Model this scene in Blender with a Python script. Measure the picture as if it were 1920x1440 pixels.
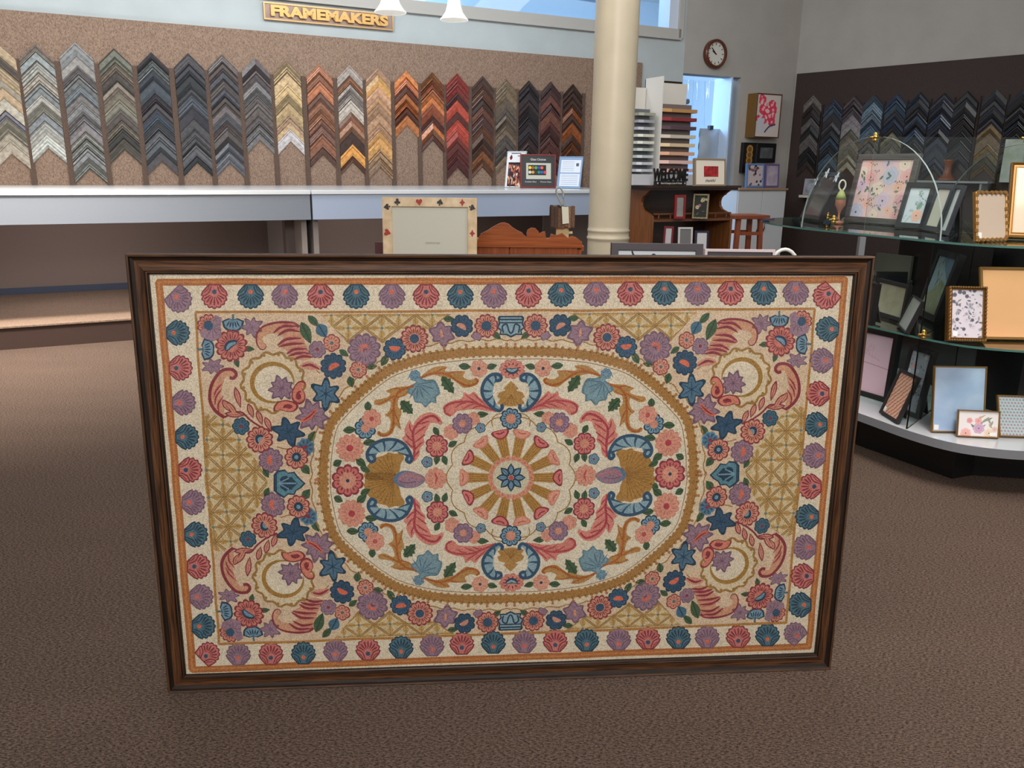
import bpy, math, random
from mathutils import Vector, Matrix
random.seed(7)
for o in list(bpy.data.objects): bpy.data.objects.remove(o, do_unlink=True)
sc = bpy.context.scene
col = sc.collection
V = Vector; PI = math.pi
# ------------------------------------------------------------------ camera
F_PX = 1499.33; PITCH = .262869; ROLL = .0115028
CAM = V((0, 0, 1.2))
FW = V((0, math.cos(PITCH), -math.sin(PITCH))); _up = V((0, math.sin(PITCH), math.cos(PITCH))); _rt = V((1, 0, 0))
RT = math.cos(ROLL)*_rt + math.sin(ROLL)*_up
UP = -math.sin(ROLL)*_rt + math.cos(ROLL)*_up
cd = bpy.data.cameras.new('camera'); cam = bpy.data.objects.new('camera', cd); col.objects.link(cam)
cd.sensor_width = 36; cd.lens = F_PX/1920*36; cd.clip_start = .05; cd.clip_end = 60
cam.matrix_world = Matrix(((RT.x, UP.x, -FW.x, CAM.x), (RT.y, UP.y, -FW.y, CAM.y), (RT.z, UP.z, -FW.z, CAM.z), (0, 0, 0, 1)))
sc.camera = cam
# ------------------------------------------------------------------ view and world
sc.view_settings.view_transform = 'Standard'; sc.view_settings.look = 'None'
sc.view_settings.exposure = 0.0; sc.view_settings.gamma = 1.0; sc.view_settings.use_curve_mapping = False
w = bpy.data.worlds.new('world'); sc.world = w; w.use_nodes = True
w.node_tree.nodes['Background'].inputs[0].default_value = (1, .98, .95, 1)
w.node_tree.nodes['Background'].inputs[1].default_value = .58
# ------------------------------------------------------------------ lights (the shop's ceiling lamps)
def area(name, loc, target, sx, sy, power, colr=(1, .9, .78), spread=180):
    l = bpy.data.lights.new(name, 'AREA'); l.shape = 'RECTANGLE'; l.size = sx; l.size_y = sy; l.energy = power; l.color = colr
    l.spread = math.radians(spread)
    o = bpy.data.objects.new(name, l); col.objects.link(o); o.location = loc
    o.rotation_euler = (V(target)-V(loc)).to_track_quat('-Z', 'Y').to_euler(); return o
area('lamp_over_entrance', (.1, -1.4, 2.8), (.05, 1.7, .70), 2.0, 1.0, 112, (1, .955, .91))
area('lamp_over_step', (-2.9, 4.0, 3.4), (-3.2, 4.9, 0), 1.4, .5, 70, (1, .90, .78), 75)
area('lamp_over_aisle', (-1.6, 3.4, 3.4), (-1.6, 5.0, .5), 1.0, 1.0, 45, (1, .93, .84))
area('lamp_over_case_aisle', (1.5, 1.4, 3.3), (1.75, 2.55, 0), .8, .5, 13, (1, .90, .80), 80)
area('lamp_over_counter_left', (-2.9, 4.9, 3.3), (-3.4, 6.4, 1.3), 1.8, .5, 33, (.86, .94, 1))
area('lamp_over_counter_middle', (-1.0, 5.7, 3.3), (-1.6, 7.4, 1.5), 2.0, .5, 32, (.90, .96, 1))
area('lamp_over_counter_right', (.5, 6.2, 3.3), (0, 8.0, 1.5), 1.6, .5, 24, (.86, .94, 1))
area('lamp_over_middle', (.9, 3.4, 3.4), (.8, 3.8, .5), 1.0, 1.0, 34, (1, .94, .86))
area('lamp_over_display', (2.0, 1.9, 3.3), (2.0, 3.2, .5), 1.0, .6, 30, (1, .95, .92))
area('lamp_over_back', (2.6, 6.6, 3.4), (2.8, 8.5, .8), 1.0, 1.0, 22, (1, .98, .95))
# ------------------------------------------------------------------ pixel rays
def ray(px, py): return FW + RT*((px-960)/F_PX) - UP*((py-720)/F_PX)
def onz(px, py, z): d = ray(px, py); return CAM + d*((z-CAM.z)/d.z)
def onp(px, py, P, n): d = ray(px, py); return CAM + d*((P-CAM).dot(n)/d.dot(n))
def atd(px, py, dep): return CAM + ray(px, py)*dep          # at axial distance dep
# ------------------------------------------------------------------ materials
def lin(c):
    r = []
    for v in c:
        v = v/255; r.append(v/12.92 if v <= .04045 else ((v+.055)/1.055)**2.4)
    return (*r, 1)
MC = {}
def base_mat(name):
    m = bpy.data.materials.new(name); m.use_nodes = True
    nt = m.node_tree; return m, nt, nt.nodes['Principled BSDF']
def setin(b, k, v):
    if k in b.inputs: b.inputs[k].default_value = v
def mat(c, rough=.5, metal=0, var=.0, scale=30, bump=0, stretch=None, spec=.5, kind='noise', coat=0, detail=3, c2=None):
    key = (tuple(c), rough, metal, var, scale, bump, stretch, spec, kind, coat, detail, c2)
    if key in MC: return MC[key]
    m, nt, b = base_mat('mat_%d' % len(MC)); N = nt.nodes; L = nt.links
    setin(b, 'Roughness', rough); setin(b, 'Metallic', metal); setin(b, 'Specular IOR Level', spec); setin(b, 'Coat Weight', coat)
    setin(b, 'Coat Roughness', .08)
    b.inputs['Base Color'].default_value = lin(c)
    if var or bump or c2:
        tc = N.new('ShaderNodeTexCoord'); mp = N.new('ShaderNodeMapping'); L.new(tc.outputs['Object'], mp.inputs[0])
        if stretch: mp.inputs['Scale'].default_value = stretch
        if kind == 'noise':
            t = N.new('ShaderNodeTexNoise'); t.inputs['Scale'].default_value = scale; t.inputs['Detail'].default_value = detail
            out = t.outputs['Fac']
        else:
            t = N.new('ShaderNodeTexVoronoi'); t.inputs['Scale'].default_value = scale; out = t.outputs['Distance']
        L.new(mp.outputs[0], t.inputs['Vector'])
        r = N.new('ShaderNodeValToRGB'); L.new(out, r.inputs[0])
        lo = lin([max(0, v*(1-var)) for v in c]); hi = lin([min(255, v*(1+var)) for v in c])
        if c2: lo = lin(c); hi = lin(c2)
        r.color_ramp.elements[0].position = .32; r.color_ramp.elements[1].position = .68
        r.color_ramp.elements[0].color = lo; r.color_ramp.elements[1].color = hi
        L.new(r.outputs[0], b.inputs['Base Color'])
        if bump:
            bp = N.new('ShaderNodeBump'); bp.inputs['Strength'].default_value = .6; bp.inputs['Distance'].default_value = bump
            L.new(out, bp.inputs['Height']); L.new(bp.outputs[0], b.inputs['Normal'])
    MC[key] = m; return m
def wool(c):
    """crewel chain stitch: tiny loops in the yarn's own colour"""
    c = tuple(int(v*.88+g_*.12) for v, g_ in zip(c, (160, 150, 140)))
    key = ('wool', tuple(c))
    if key in MC: return MC[key]
    m, nt, b = base_mat('wool_%d' % len(MC)); N = nt.nodes; L = nt.links
    setin(b, 'Roughness', .95); setin(b, 'Specular IOR Level', .1)
    tc = N.new('ShaderNodeTexCoord')
    t = N.new('ShaderNodeTexVoronoi'); t.inputs['Scale'].default_value = 330; t.inputs['Randomness'].default_value = .8
    t2 = N.new('ShaderNodeTexNoise'); t2.inputs['Scale'].default_value = 36; t2.inputs['Detail'].default_value = 4
    L.new(tc.outputs['Object'], t.inputs['Vector']); L.new(tc.outputs['Object'], t2.inputs['Vector'])
    r = N.new('ShaderNodeValToRGB'); L.new(t.outputs['Distance'], r.inputs[0])
    r.color_ramp.elements[0].position = .15; r.color_ramp.elements[1].position = .75
    r.color_ramp.elements[0].color = lin([min(255, v*1.05+4) for v in c]); r.color_ramp.elements[1].color = lin([v*.86 for v in c])
    r2 = N.new('ShaderNodeValToRGB'); L.new(t2.outputs['Fac'], r2.inputs[0])
    r2.color_ramp.elements[0].position = .3; r2.color_ramp.elements[1].position = .7
    r2.color_ramp.elements[0].color = (.90, .885, .87, 1); r2.color_ramp.elements[1].color = (1, 1, 1, 1)
    mx = N.new('ShaderNodeMix'); mx.data_type = 'RGBA'; mx.blend_type = 'MULTIPLY'; mx.inputs[0].default_value = 1
    L.new(r.outputs[0], mx.inputs[6]); L.new(r2.outputs[0], mx.inputs[7]); L.new(mx.outputs[2], b.inputs['Base Color'])
    bp = N.new('ShaderNodeBump'); bp.inputs['Strength'].default_value = .5; bp.inputs['Distance'].default_value = .001; bp.invert = True
    L.new(t.outputs['Distance'], bp.inputs['Height']); L.new(bp.outputs[0], b.inputs['Normal'])
    MC[key] = m; return m
def wood(c, c2, axis=0, rough=.42, scale=6, coat=.1, spec=.4):
    s = [22, 22, 22]; s[axis] = 1.0
    return mat(c, rough, 0, 0, scale, .0006, tuple(s), spec, 'noise', coat, 5, tuple(c2))
def glass_mat(tint=(.93, .97, .95), k=1.0):
    key = ('glass', tint, k)
    if key in MC: return MC[key]
    m = bpy.data.materials.new('clear_glass'); m.use_nodes = True; nt = m.node_tree; N = nt.nodes; L = nt.links
    for n_ in list(N): N.remove(n_)
    o = N.new('ShaderNodeOutputMaterial'); mx = N.new('ShaderNodeMixShader'); tr = N.new('ShaderNodeBsdfTransparent')
    gl = N.new('ShaderNodeBsdfGlossy'); gl.inputs['Roughness'].default_value = .02; tr.inputs[0].default_value = (*tint, 1)
    lw = N.new('ShaderNodeLayerWeight'); lw.inputs[0].default_value = .5
    pw = N.new('ShaderNodeMath'); pw.operation = 'POWER'; pw.inputs[1].default_value = 4
    mu = N.new('ShaderNodeMath'); mu.operation = 'MULTIPLY_ADD'; mu.inputs[1].default_value = .8*k; mu.inputs[2].default_value = .035*k
    L.new(lw.outputs['Facing'], pw.inputs[0]); L.new(pw.outputs[0], mu.inputs[0]); L.new(mu.outputs[0], mx.inputs[0]); L.new(tr.outputs[0], mx.inputs[1]); L.new(gl.outputs[0], mx.inputs[2]); L.new(mx.outputs[0], o.inputs[0])
    MC[key] = m; return m
def emit(c, s):
    m, nt, b = base_mat('lit_shade'); b.inputs['Base Color'].default_value = lin(c)
    setin(b, 'Emission Color', lin(c)); setin(b, 'Emission Strength', s); return m
# ------------------------------------------------------------------ mesh builder
class MB:
    def __init__(s): s.v = []; s.f = []; s.mi = []; s.ms = []
    def m(s, mt):
        if mt not in s.ms: s.ms.append(mt)
        return s.ms.index(mt)
    def add(s, vs, fs, mt):
        k = len(s.v); s.v += [tuple(p) for p in vs]; i = s.m(mt)
        for f in fs: s.f.append([k+a for a in f]); s.mi.append(i)
    def box(s, x0, x1, y0, y1, z0, z1, mt, T=None):
        vs = [V((x, y, z)) for x in (x0, x1) for y in (y0, y1) for z in (z0, z1)]
        if T: vs = [T @ p for p in vs]
        s.add(vs, [(0, 1, 3, 2), (4, 6, 7, 5), (0, 4, 5, 1), (2, 3, 7, 6), (0, 2, 6, 4), (1, 5, 7, 3)], mt); return s
    def prism(s, pts, fa, fb, mt, mt_side=None):
        """polygon pts, fa(p) and fb(p) give the two faces"""
        n = len(pts); A = [fa(p) for p in pts]; B = [fb(p) for p in pts]
        s.add(A+B, [tuple(range(n)), tuple(range(2*n-1, n-1, -1))], mt)
        s.add(A+B, [(i, i+n, (i+1) % n+n, (i+1) % n) for i in range(n)], mt_side or mt); return s
    def tube(s, pts, r, mt, n=8, closed=False):
        pts = [V(p) for p in pts]; rings = []; N = len(pts)
        for i, p in enumerate(pts):
            a = pts[(i-1) % N] if (closed or i > 0) else p; b = pts[(i+1) % N] if (closed or i < N-1) else p
            d = (b-a).normalized(); q = d.to_track_quat('Z', 'Y'); rr = r[i] if isinstance(r, (list, tuple)) else r
            rings.append([p + q @ V((math.cos(2*PI*j/n)*rr, math.sin(2*PI*j/n)*rr, 0)) for j in range(n)])
        vs = [p for g in rings for p in g]; fs = []
        for i in range(N if closed else N-1):
            for j in range(n): fs.append((i*n+j, i*n+(j+1) % n, ((i+1) % N)*n+(j+1) % n, ((i+1) % N)*n+j))
        if not closed: fs += [tuple(range(n-1, -1, -1)), tuple(range((N-1)*n, N*n))]
        s.add(vs, fs, mt); return s
    def lathe(s, prof, mt, n=24, c=(0, 0, 0), cap=True):
        c = V(c); vs = [c+V((r*math.cos(2*PI*j/n), r*math.sin(2*PI*j/n), z)) for r, z in prof for j in range(n)]; fs = []
        for i in range(len(prof)-1):
            for j in range(n): fs.append((i*n+j, i*n+(j+1) % n, (i+1)*n+(j+1) % n, (i+1)*n+j))
        if cap: fs += [tuple(range(n-1, -1, -1)), tuple(range((len(prof)-1)*n, len(prof)*n))]
        s.add(vs, fs, mt); return s
    def build(s, name, parent=None, loc=None, smooth=False, bevel=0):
        me = bpy.data.meshes.new(name); me.from_pydata(s.v, [], s.f)
        for mt in s.ms: me.materials.append(mt)
        for p, i in zip(me.polygons, s.mi): p.material_index = i; p.use_smooth = smooth
        me.update(); o = bpy.data.objects.new(name, me); col.objects.link(o)
        if parent: o.parent = parent
        if loc: o.location = loc
        if bevel:
            md = o.modifiers.new('bevel', 'BEVEL'); md.width = bevel; md.segments = 2; md.limit_method = 'ANGLE'
        return o
def tag(o, label, cat, group=None, kind=None):
    o['label'] = label; o['category'] = cat
    if group: o['group'] = group
    if kind: o['kind'] = kind
    return o
def thing(name, label, cat, loc=(0, 0, 0), rz=0, group=None):
    o = bpy.data.objects.new(name, None); col.objects.link(o); o.location = loc; o.rotation_euler = (0, 0, rz)
    o.empty_display_size = .05
    return tag(o, label, cat, group)
def struct(o): o['kind'] = 'structure'; return o
def text_mesh(name, txt, size, depth, mt, parent, M, align='CENTER', sx=1, shear=0, bold=0):
    cu = bpy.data.curves.new(name, 'FONT'); cu.body = txt; cu.size = size; cu.extrude = depth; cu.align_x = align; cu.align_y = 'CENTER'; cu.shear = shear; cu.offset = bold
    t = bpy.data.objects.new(name+'_tmp', cu); col.objects.link(t); bpy.context.view_layer.update()
    me = bpy.data.meshes.new_from_object(t.evaluated_get(bpy.context.evaluated_depsgraph_get())); bpy.data.objects.remove(t, do_unlink=True)
    me.transform(M @ Matrix.Diagonal((sx, 1, 1, 1))); me.materials.clear(); me.materials.append(mt); me.name = name
    o = bpy.data.objects.new(name, me); col.objects.link(o); o.parent = parent; return o
def smooth_pts(pts, k=6, closed=False):
    out = []; n = len(pts); P = [V((p[0], p[1])) for p in pts]
    rng = range(n) if closed else range(n-1)
    for i in rng:
        if closed: a, b, c, d = P[(i-1) % n], P[i], P[(i+1) % n], P[(i+2) % n]
        else: a, b, c, d = P[max(i-1, 0)], P[i], P[i+1], P[min(i+2, n-1)]
        for j in range(k):
            t = j/k; out.append(tuple(.5*((2*b)+(c-a)*t+(2*a-5*b+4*c-d)*t*t+(3*b-a-3*c+d)*t**3)))
    if not closed: out.append(tuple(P[-1]))
    return out
class Kit:
    """flat stitched or printed pattern: coloured shapes laid over each other on one ground"""
    def __init__(s): s.items = []; s.n = 0
    def poly(s, pts, c, layer=1):
        s.items.append(([tuple(p[:2]) for p in pts], c, layer)); return s
    def circle(s, x, y, r, c, layer=1, n=14, ry=None, rot=0):
        ry = ry or r; a = math.cos(rot); b = math.sin(rot)
        s.poly([(x+r*math.cos(2*PI*i/n)*a-ry*math.sin(2*PI*i/n)*b, y+r*math.cos(2*PI*i/n)*b+ry*math.sin(2*PI*i/n)*a) for i in range(n)], c, layer)
    def stroke(s, pts, wd, c, layer=1, taper=0, closed=False, k=5, smooth=True):
        P = smooth_pts(pts, k, closed) if smooth and len(pts) > 2 else [tuple(p) for p in pts]
        if taper and len(P) == 2: P = [(P[0][0]+(P[1][0]-P[0][0])*j/5, P[0][1]+(P[1][1]-P[0][1])*j/5) for j in range(6)]
        n = len(P); L = []; R = []
        for i, p in enumerate(P):
            a = P[(i-1) % n] if (closed or i) else p; b = P[(i+1) % n] if (closed or i < n-1) else p
            dx, dy = b[0]-a[0], b[1]-a[1]; l = math.hypot(dx, dy) or 1; t = i/max(1, n-1)
            h = wd/2
            if taper == 1: h *= (1-.85*t)
            elif taper == 2: h *= max(.12, math.sin(PI*t)**.6)
            elif taper == 3: h *= (.15+.85*t)
            L.append((p[0]-dy/l*h, p[1]+dx/l*h)); R.append((p[0]+dy/l*h, p[1]-dx/l*h))
        m = n if closed else n-1
        for i in range(m): j = (i+1) % n; s.items.append(([L[i], L[j], R[j], R[i]], c, layer))
    def flower(s, x, y, r, n, out, fill, dark, cen, layer=2, rot=0, cr=.3, core=None, blob=None, sq=1):
        def ring(k, d=.16):
            res = []
            for i in range(n*6):
                th = 2*PI*i/(n*6); q = abs(math.sin(n*th/2))**.7; rr = r*k*((1-d)+d*q); res.append((x+rr*math.cos(th+rot), y+rr*math.sin(th+rot)*sq))
            return res
        s.poly(ring(1), out, layer); s.poly(ring(.86, .14), fill, layer+1)
        for i in range(n):
            th = 2*PI*(i+.5)/n+rot; ct, st = math.cos(th), math.sin(th)*sq
            if dark: s.stroke([(x+r*.36*ct, y+r*.36*st), (x+r*.55*ct, y+r*.55*st), (x+r*.72*ct, y+r*.72*st)], r*.10, dark, layer+2, 2, k=2)
            th = 2*PI*i/n+rot; ct, st = math.cos(th), math.sin(th)*sq
            s.stroke([(x+r*.4*ct, y+r*.4*st), (x+r*.84*ct, y+r*.84*st)], r*.05, out, layer+2, smooth=False)
        if cen:
            if blob is None: s.circle(x, y, r*cr, cen, layer+3, 10)
            else:
                pts = [(math.cos(a)*r*cr*1.35, math.sin(a)*r*cr*.62+.35*r*cr*math.cos(a)**2) for a in [2*PI*i/14 for i in range(14)]]
                c_, s_ = math.cos(blob), math.sin(blob)
                s.poly([(x+a*c_-b*s_, y+a*s_+b*c_) for a, b in pts], cen, layer+3)
        if core: s.circle(x, y, r*cr*.45, core, layer+4, 8)
    def leaf(s, x, y, L, wd, ang, c, dark, layer=2, teeth=0):
        a = math.radians(ang); ca, sa = math.cos(a), math.sin(a); n = 9; up = []; dn = []
        for i in range(n+1):
            t = i/n; h = wd/2*math.sin(PI*t**.85); h *= (1 + (.28 if i % 2 else -.18)*(1 if teeth else 0)); u = (t-.5)*L
            up.append((x+u*ca-h*sa, y+u*sa+h*ca)); dn.append((x+u*ca+h*sa, y+u*sa-h*ca))
        s.poly(up+dn[::-1][1:-1], c, layer)
        s.stroke([(x-.42*L*ca, y-.42*L*sa), (x+.42*L*ca, y+.42*L*sa)], wd*.10, dark, layer+1, smooth=False)
    def spiky(s, x, y, r, n, out, fill, rot=0, layer=2, sq=1, deep=.55, dark=None):
        for k, c, l in ((1, out, layer), (.8, fill, layer+1)):
            P = []
            for i in range(n):
                for f, q in ((-.5, deep), (-.30, .36+.62*deep), (-.13, .93), (0, 1), (.13, .93), (.30, .36+.62*deep)):
                    th = 2*PI*(i+f)/n+rot; rr = r*k*q*(1+.10*math.sin(i*2.3)); P.append((x+rr*math.cos(th), y+rr*math.sin(th)*sq))
            s.poly(P, c, l)
        if dark:
            for i in range(n):
                th = 2*PI*i/n+rot; s.stroke([(x, y), (x+r*.66*math.cos(th), y+r*.66*math.sin(th)*sq)], r*.07, dark, layer+2, 1, smooth=False)
    def fan(s, x, y, r, ang, scheme, layer=2, square=False):
        out, fill, dark, spot = scheme; a = math.radians(ang); ca, sa = math.cos(a), math.sin(a)
        def M(p, k=1): # local: +u inward, v sideways
            u, v = p[0]*k, p[1]*k; return (x+r*(u*ca-v*sa), y+r*(u*sa+v*ca))
        P = [(-.86, -.42), (-.86, .42), (-.35, .88), (-.05, 1.0)]
        if square: P = [(-.8, -.85), (-.8, .8), (-.4, .9), (-.05, .95)]
        nl = 7
        for i in range(nl*4+1):
            th = PI/2-.05-(PI-.1)*i/(nl*4); q = .86+.12*abs(math.sin(i/4*PI)); P.append((q*math.sin(PI/2-th+0)*0+q*math.cos(th-0)*.98, q*math.sin(th)))
        P += [(-.05, -1.0), (-.35, -.88)] if not square else [(-.05, -.95), (-.4, -.9)]
        s.poly([M(p) for p in P], out, layer); s.poly([M(p, .88) for p in P], fill, layer+1)
        for i in range(nl):
            th = math.radians(-66+132*i/(nl-1)); s.stroke([M((-.2+.25*math.cos(th), .25*math.sin(th))), M((-.1+.6*math.cos(th), .68*math.sin(th))), M((-.1+.80*math.cos(th), .78*math.sin(th)))], r*.13, dark, layer+2, 2, k=2)
        for sg in (1, -1):
            s.stroke([M((-.0, .82*sg)), M((-.22, .42*sg)), M((-.72, .22*sg))], r*.09, dark, layer+2, k=3)
            s.stroke([M((-.25, .74*sg)), M((-.5, .46*sg)), M((-.8, .36*sg))], r*.07, out, layer+2, k=3)
        s.circle(*M((-.30, 0)), r*.17, spot, layer+3, 9)
    def build(s, name, parent, maps, matf, f3, dz=.00012):
        """maps: list of 2D->2D; f3(p, depth) -> local point"""
        mb = MB()
        for mp in maps:
            for pts, c, layer in s.items:
                q = [mp(p) for p in pts]
                a = sum(q[i][0]*q[(i+1) % len(q)][1]-q[(i+1) % len(q)][0]*q[i][1] for i in range(len(q)))
                if a < 0: q = q[::-1]
                s.n += 1
                mb.add([f3(p, layer*dz+(s.n % 9)*dz/12) for p in q], [tuple(range(len(q)))], matf(c))
        return mb.build(name, parent)
# ================================================================== THE FRAMED CREWEL EMBROIDERY
FW_, FH = 1.6107, 1.0223; YAW = .0767274; LEAN = .0376009
fO = V((-.80056, 1.62247, 0)); fex = V((math.cos(YAW), math.sin(YAW), 0)); fn0 = V((-math.sin(YAW), math.cos(YAW), 0))
fez = V((0, 0, 1))*math.cos(LEAN)+fn0*math.sin(LEAN); fn = fn0*math.cos(LEAN)-V((0, 0, 1))*math.sin(LEAN)
fR = thing('framed_embroidery', 'large dark wood frame holding a floral crewel embroidery, standing on the carpet in front', 'framed embroidery')
fR.location = fO + fex*FW_/2; fR.rotation_euler = (-LEAN, 0, YAW)
def f2l(px, py, d=.0):
    p = onp(px, py, fO+fn*d, fn) - (fO + fex*FW_/2); return (p.dot(fex), p.dot(fez))
# --- mitred moulding rails
prof = [(0, .036), (0, .004), (.003, 0), (.0065, .0015), (.009, .007), (.016, .0105), (.026, .0115), (.036, .0075), (.0395, .005), (.0415, .0085), (.044, .0085), (.0455, .0065), (.0475, .008), (.0485, .016), (.0485, .036)]
prof = [(s_*.88, d_*.85) for s_, d_ in prof]
def rails(prof, W, H, parent, mts, name='frame_rail', y0=0, z0=0):
    """four mitred rails; prof = (distance in from the edge, depth behind the face); mts = per-strip material index lists (horizontal, vertical)"""
    for k in range(4):
        mb = MB(); pts = []
        for s, dpt in prof:
            if k == 0: a, b = V((-W/2+s, dpt, s)), V((W/2-s, dpt, s))
            elif k == 1: a, b = V((-W/2+s, dpt, H-s)), V((W/2-s, dpt, H-s))
            elif k == 2: a, b = V((-W/2+s, dpt, s)), V((-W/2+s, dpt, H-s))
            else: a, b = V((W/2-s, dpt, s)), V((W/2-s, dpt, H-s))
            pts.append((a+V((0, y0, z0)), b+V((0, y0, z0))))
        n = len(pts); vs = [q for p in pts for q in p]
        for i in range(n):
            j = (i+1) % n; mb.add([pts[i][0], pts[i][1], pts[j][1], pts[j][0]], [(0, 1, 2, 3)], mts[0 if k < 2 else 1](i) if callable(mts[0]) else mts[0 if k < 2 else 1])
        mb.add([p[0] for p in pts], [tuple(range(n))], mts[0](0) if callable(mts[0]) else mts[0]); mb.add([p[1] for p in pts], [tuple(range(n))], mts[0](0) if callable(mts[0]) else mts[0])
        mb.build(name, parent)
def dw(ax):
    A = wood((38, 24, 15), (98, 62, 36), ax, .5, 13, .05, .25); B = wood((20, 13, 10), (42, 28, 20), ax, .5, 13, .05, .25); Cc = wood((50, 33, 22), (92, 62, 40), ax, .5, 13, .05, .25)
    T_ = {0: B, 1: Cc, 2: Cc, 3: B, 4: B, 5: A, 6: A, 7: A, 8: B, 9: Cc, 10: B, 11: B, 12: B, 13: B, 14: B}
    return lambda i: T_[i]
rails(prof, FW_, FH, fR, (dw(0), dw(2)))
gb = MB(); gi = .040
gb.add([(-FW_/2+gi, .0092, gi), (FW_/2-gi, .0092, gi), (FW_/2-gi, .0092, FH-gi), (-FW_/2+gi, .0092, FH-gi)], [(0, 1, 2, 3)], glass_mat((.97, .98, .97), .9))
gb.build('glazing', fR)
MB().box(-FW_/2+.02, FW_/2-.02, .031, .035, .02, FH-.02, mat((120, 95, 65), .8)).build('backing_board', fR)
# --- the stitched pattern
CR = (228, 212, 188); BG = (220, 191, 162); IV = (228, 214, 192)
RU = (176, 104, 54); GO = (166, 118, 62); OL = (158, 118, 60); NA = (48, 78, 108); DN = (34, 58, 82); SB = (112, 148, 172); LB = (134, 166, 180)
MR = (134, 48, 60); RO = (204, 116, 110); SA = (212, 142, 118); MA = (150, 118, 136); DM = (116, 86, 108); GR = (62, 88, 62); DG = (40, 60, 44); CO = (222, 104, 78); TE = (72, 108, 124)
E = Kit()
QC = {'TL': [(958, 895), (958, 586), (364, 586), (385, 907)], 'TR': [(958, 895), (958, 586), (1528, 579), (1503, 884)],
      'BL': [(958, 895), (957, 1187), (410, 1207), (385, 907)], 'BR': [(958, 895), (957, 1187), (1474, 1167.5), (1503, 884)]}
def solve(A, b):
    n = len(b); M_ = [list(A[i])+[b[i]] for i in range(n)]
    for i in range(n):
        p_ = max(range(i, n), key=lambda r: abs(M_[r][i])); M_[i], M_[p_] = M_[p_], M_[i]
        for r in range(n):
            if r != i:
                k = M_[r][i]/M_[i][i]
                for c in range(i, n+1): M_[r][c] -= k*M_[i][c]
    return [M_[i][n]/M_[i][i] for i in range(n)]
def homog(src, dst):
    A = []; b = []
    for (x, y), (u, v) in zip(src, dst):
        A.append([x, y, 1, 0, 0, 0, -u*x, -u*y]); b.append(u); A.append([0, 0, 0, x, y, 1, -v*x, -v*y]); b.append(v)
    h = solve(A, b)
    return lambda p: ((h[0]*p[0]+h[1]*p[1]+h[2])/(h[6]*p[0]+h[7]*p[1]+1), (h[3]*p[0]+h[4]*p[1]+h[5])/(h[6]*p[0]+h[7]*p[1]+1))
EM = .0125
def qmap(q):
    h = homog(QC['TL'], QC[q]); return lambda p: f2l(*h(p), d=EM)
pl = lambda p: f2l(p[0], p[1], EM)
Q4 = [qmap(q) for q in ('TL', 'TR', 'BL', 'BR')]
parts = []                                    # (kit, maps)
# ground and borders (drawn in the whole piece)
G = Kit()
G.poly([(262, 500), (1616, 507), (1540, 1238), (332, 1280)], CR, 0)
def band(P, wd, c, l):                        # slightly wavering worked line
    G.stroke(P, wd, c, l, smooth=True, k=4)
rng = random.Random(3)
def wob(a, b, n=14, w_=1.0): return [(a[0]+(b[0]-a[0])*i/n+rng.uniform(-w_, w_), a[1]+(b[1]-a[1])*i/n+rng.uniform(-w_, w_)) for i in range(n+1)]
oc = [(298, 529), (1584, 524.5), (1516, 1212), (361, 1255)]
for i, wdt in ((0, 13), (1, 12), (2, 12), (3, 14)):
    a, b = oc[i], oc[(i+1) % 4]
    band(wob(a, b, 18, .8), wdt, RU, 2); band(wob(a, b, 18, .8), wdt*.3, (196, 124, 70), 3)
ic = [(366, 586), (1528, 579), (1474, 1168), (411, 1208)]
for i in range(4): band(wob(ic[i], ic[(i+1) % 4], 16, .9), 4.5, (178, 122, 62), 3)
[G.circle(x, y, 6.2, RU, 2, 12) for x, y in oc]; G.poly([ic[0], ic[1], ic[2], ic[3]], BG, 1)
Sm = (DM, MA, DM, CO); Sr = (MR, RO, MR, NA); Sb = (DN, TE, DN, CO)
S = [Sm, Sr, Sb]
def row(lst, ang, start, r=26):
    for i, (x, y) in enumerate(lst): G.fan(x, y, r, ang, S[(start+i) % 3], 3)
row([(402, 555), (470, 555), (534, 555), (601, 555), (668, 555), (735, 555), (799, 555), (863, 555), (926, 554), (991, 553), (1052, 552), (1118, 551), (1182, 550), (1246, 549), (1308, 549), (1370, 549), (1432, 549), (1492, 549)], 90, 1)
row([(447, 1227), (508, 1226), (569, 1225), (629, 1220), (690, 1218), (752, 1214), (810, 1210), (866, 1207), (925, 1205), (983, 1204), (1041, 1202), (1100, 1201), (1160, 1199), (1215, 1197), (1272, 1196), (1326, 1195), (1384, 1194), (1439, 1191)], -90, 0, 24)
for i, (x, y) in enumerate([(333, 624), (338, 690), (344, 755), (350, 819), (356, 881), (362, 942), (367, 1002), (372, 1062), (377, 1119), (381, 1174)]): G.fan(x, y, 25, 0, [Sb, Sr, Sm][i % 3], 3)
for i, (x, y) in enumerate([(1552, 617), (1541, 676), (1534, 738), (1530, 796), (1527, 854), (1519, 912), (1514, 969), (1509, 1026), (1505, 1080), (1500, 1134)]): G.fan(x, y, 25, 180, [Sb, Sm, Sr][i % 3], 3)
G.fan(336, 562, 26, 45, Sm, 3, True); G.fan(1548, 556, 26, 135, Sr, 3, True); G.fan(391, 1225, 23, -45, Sr, 3, True); G.fan(1490, 1187, 22, -135, Sm, 3, True)
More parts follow.
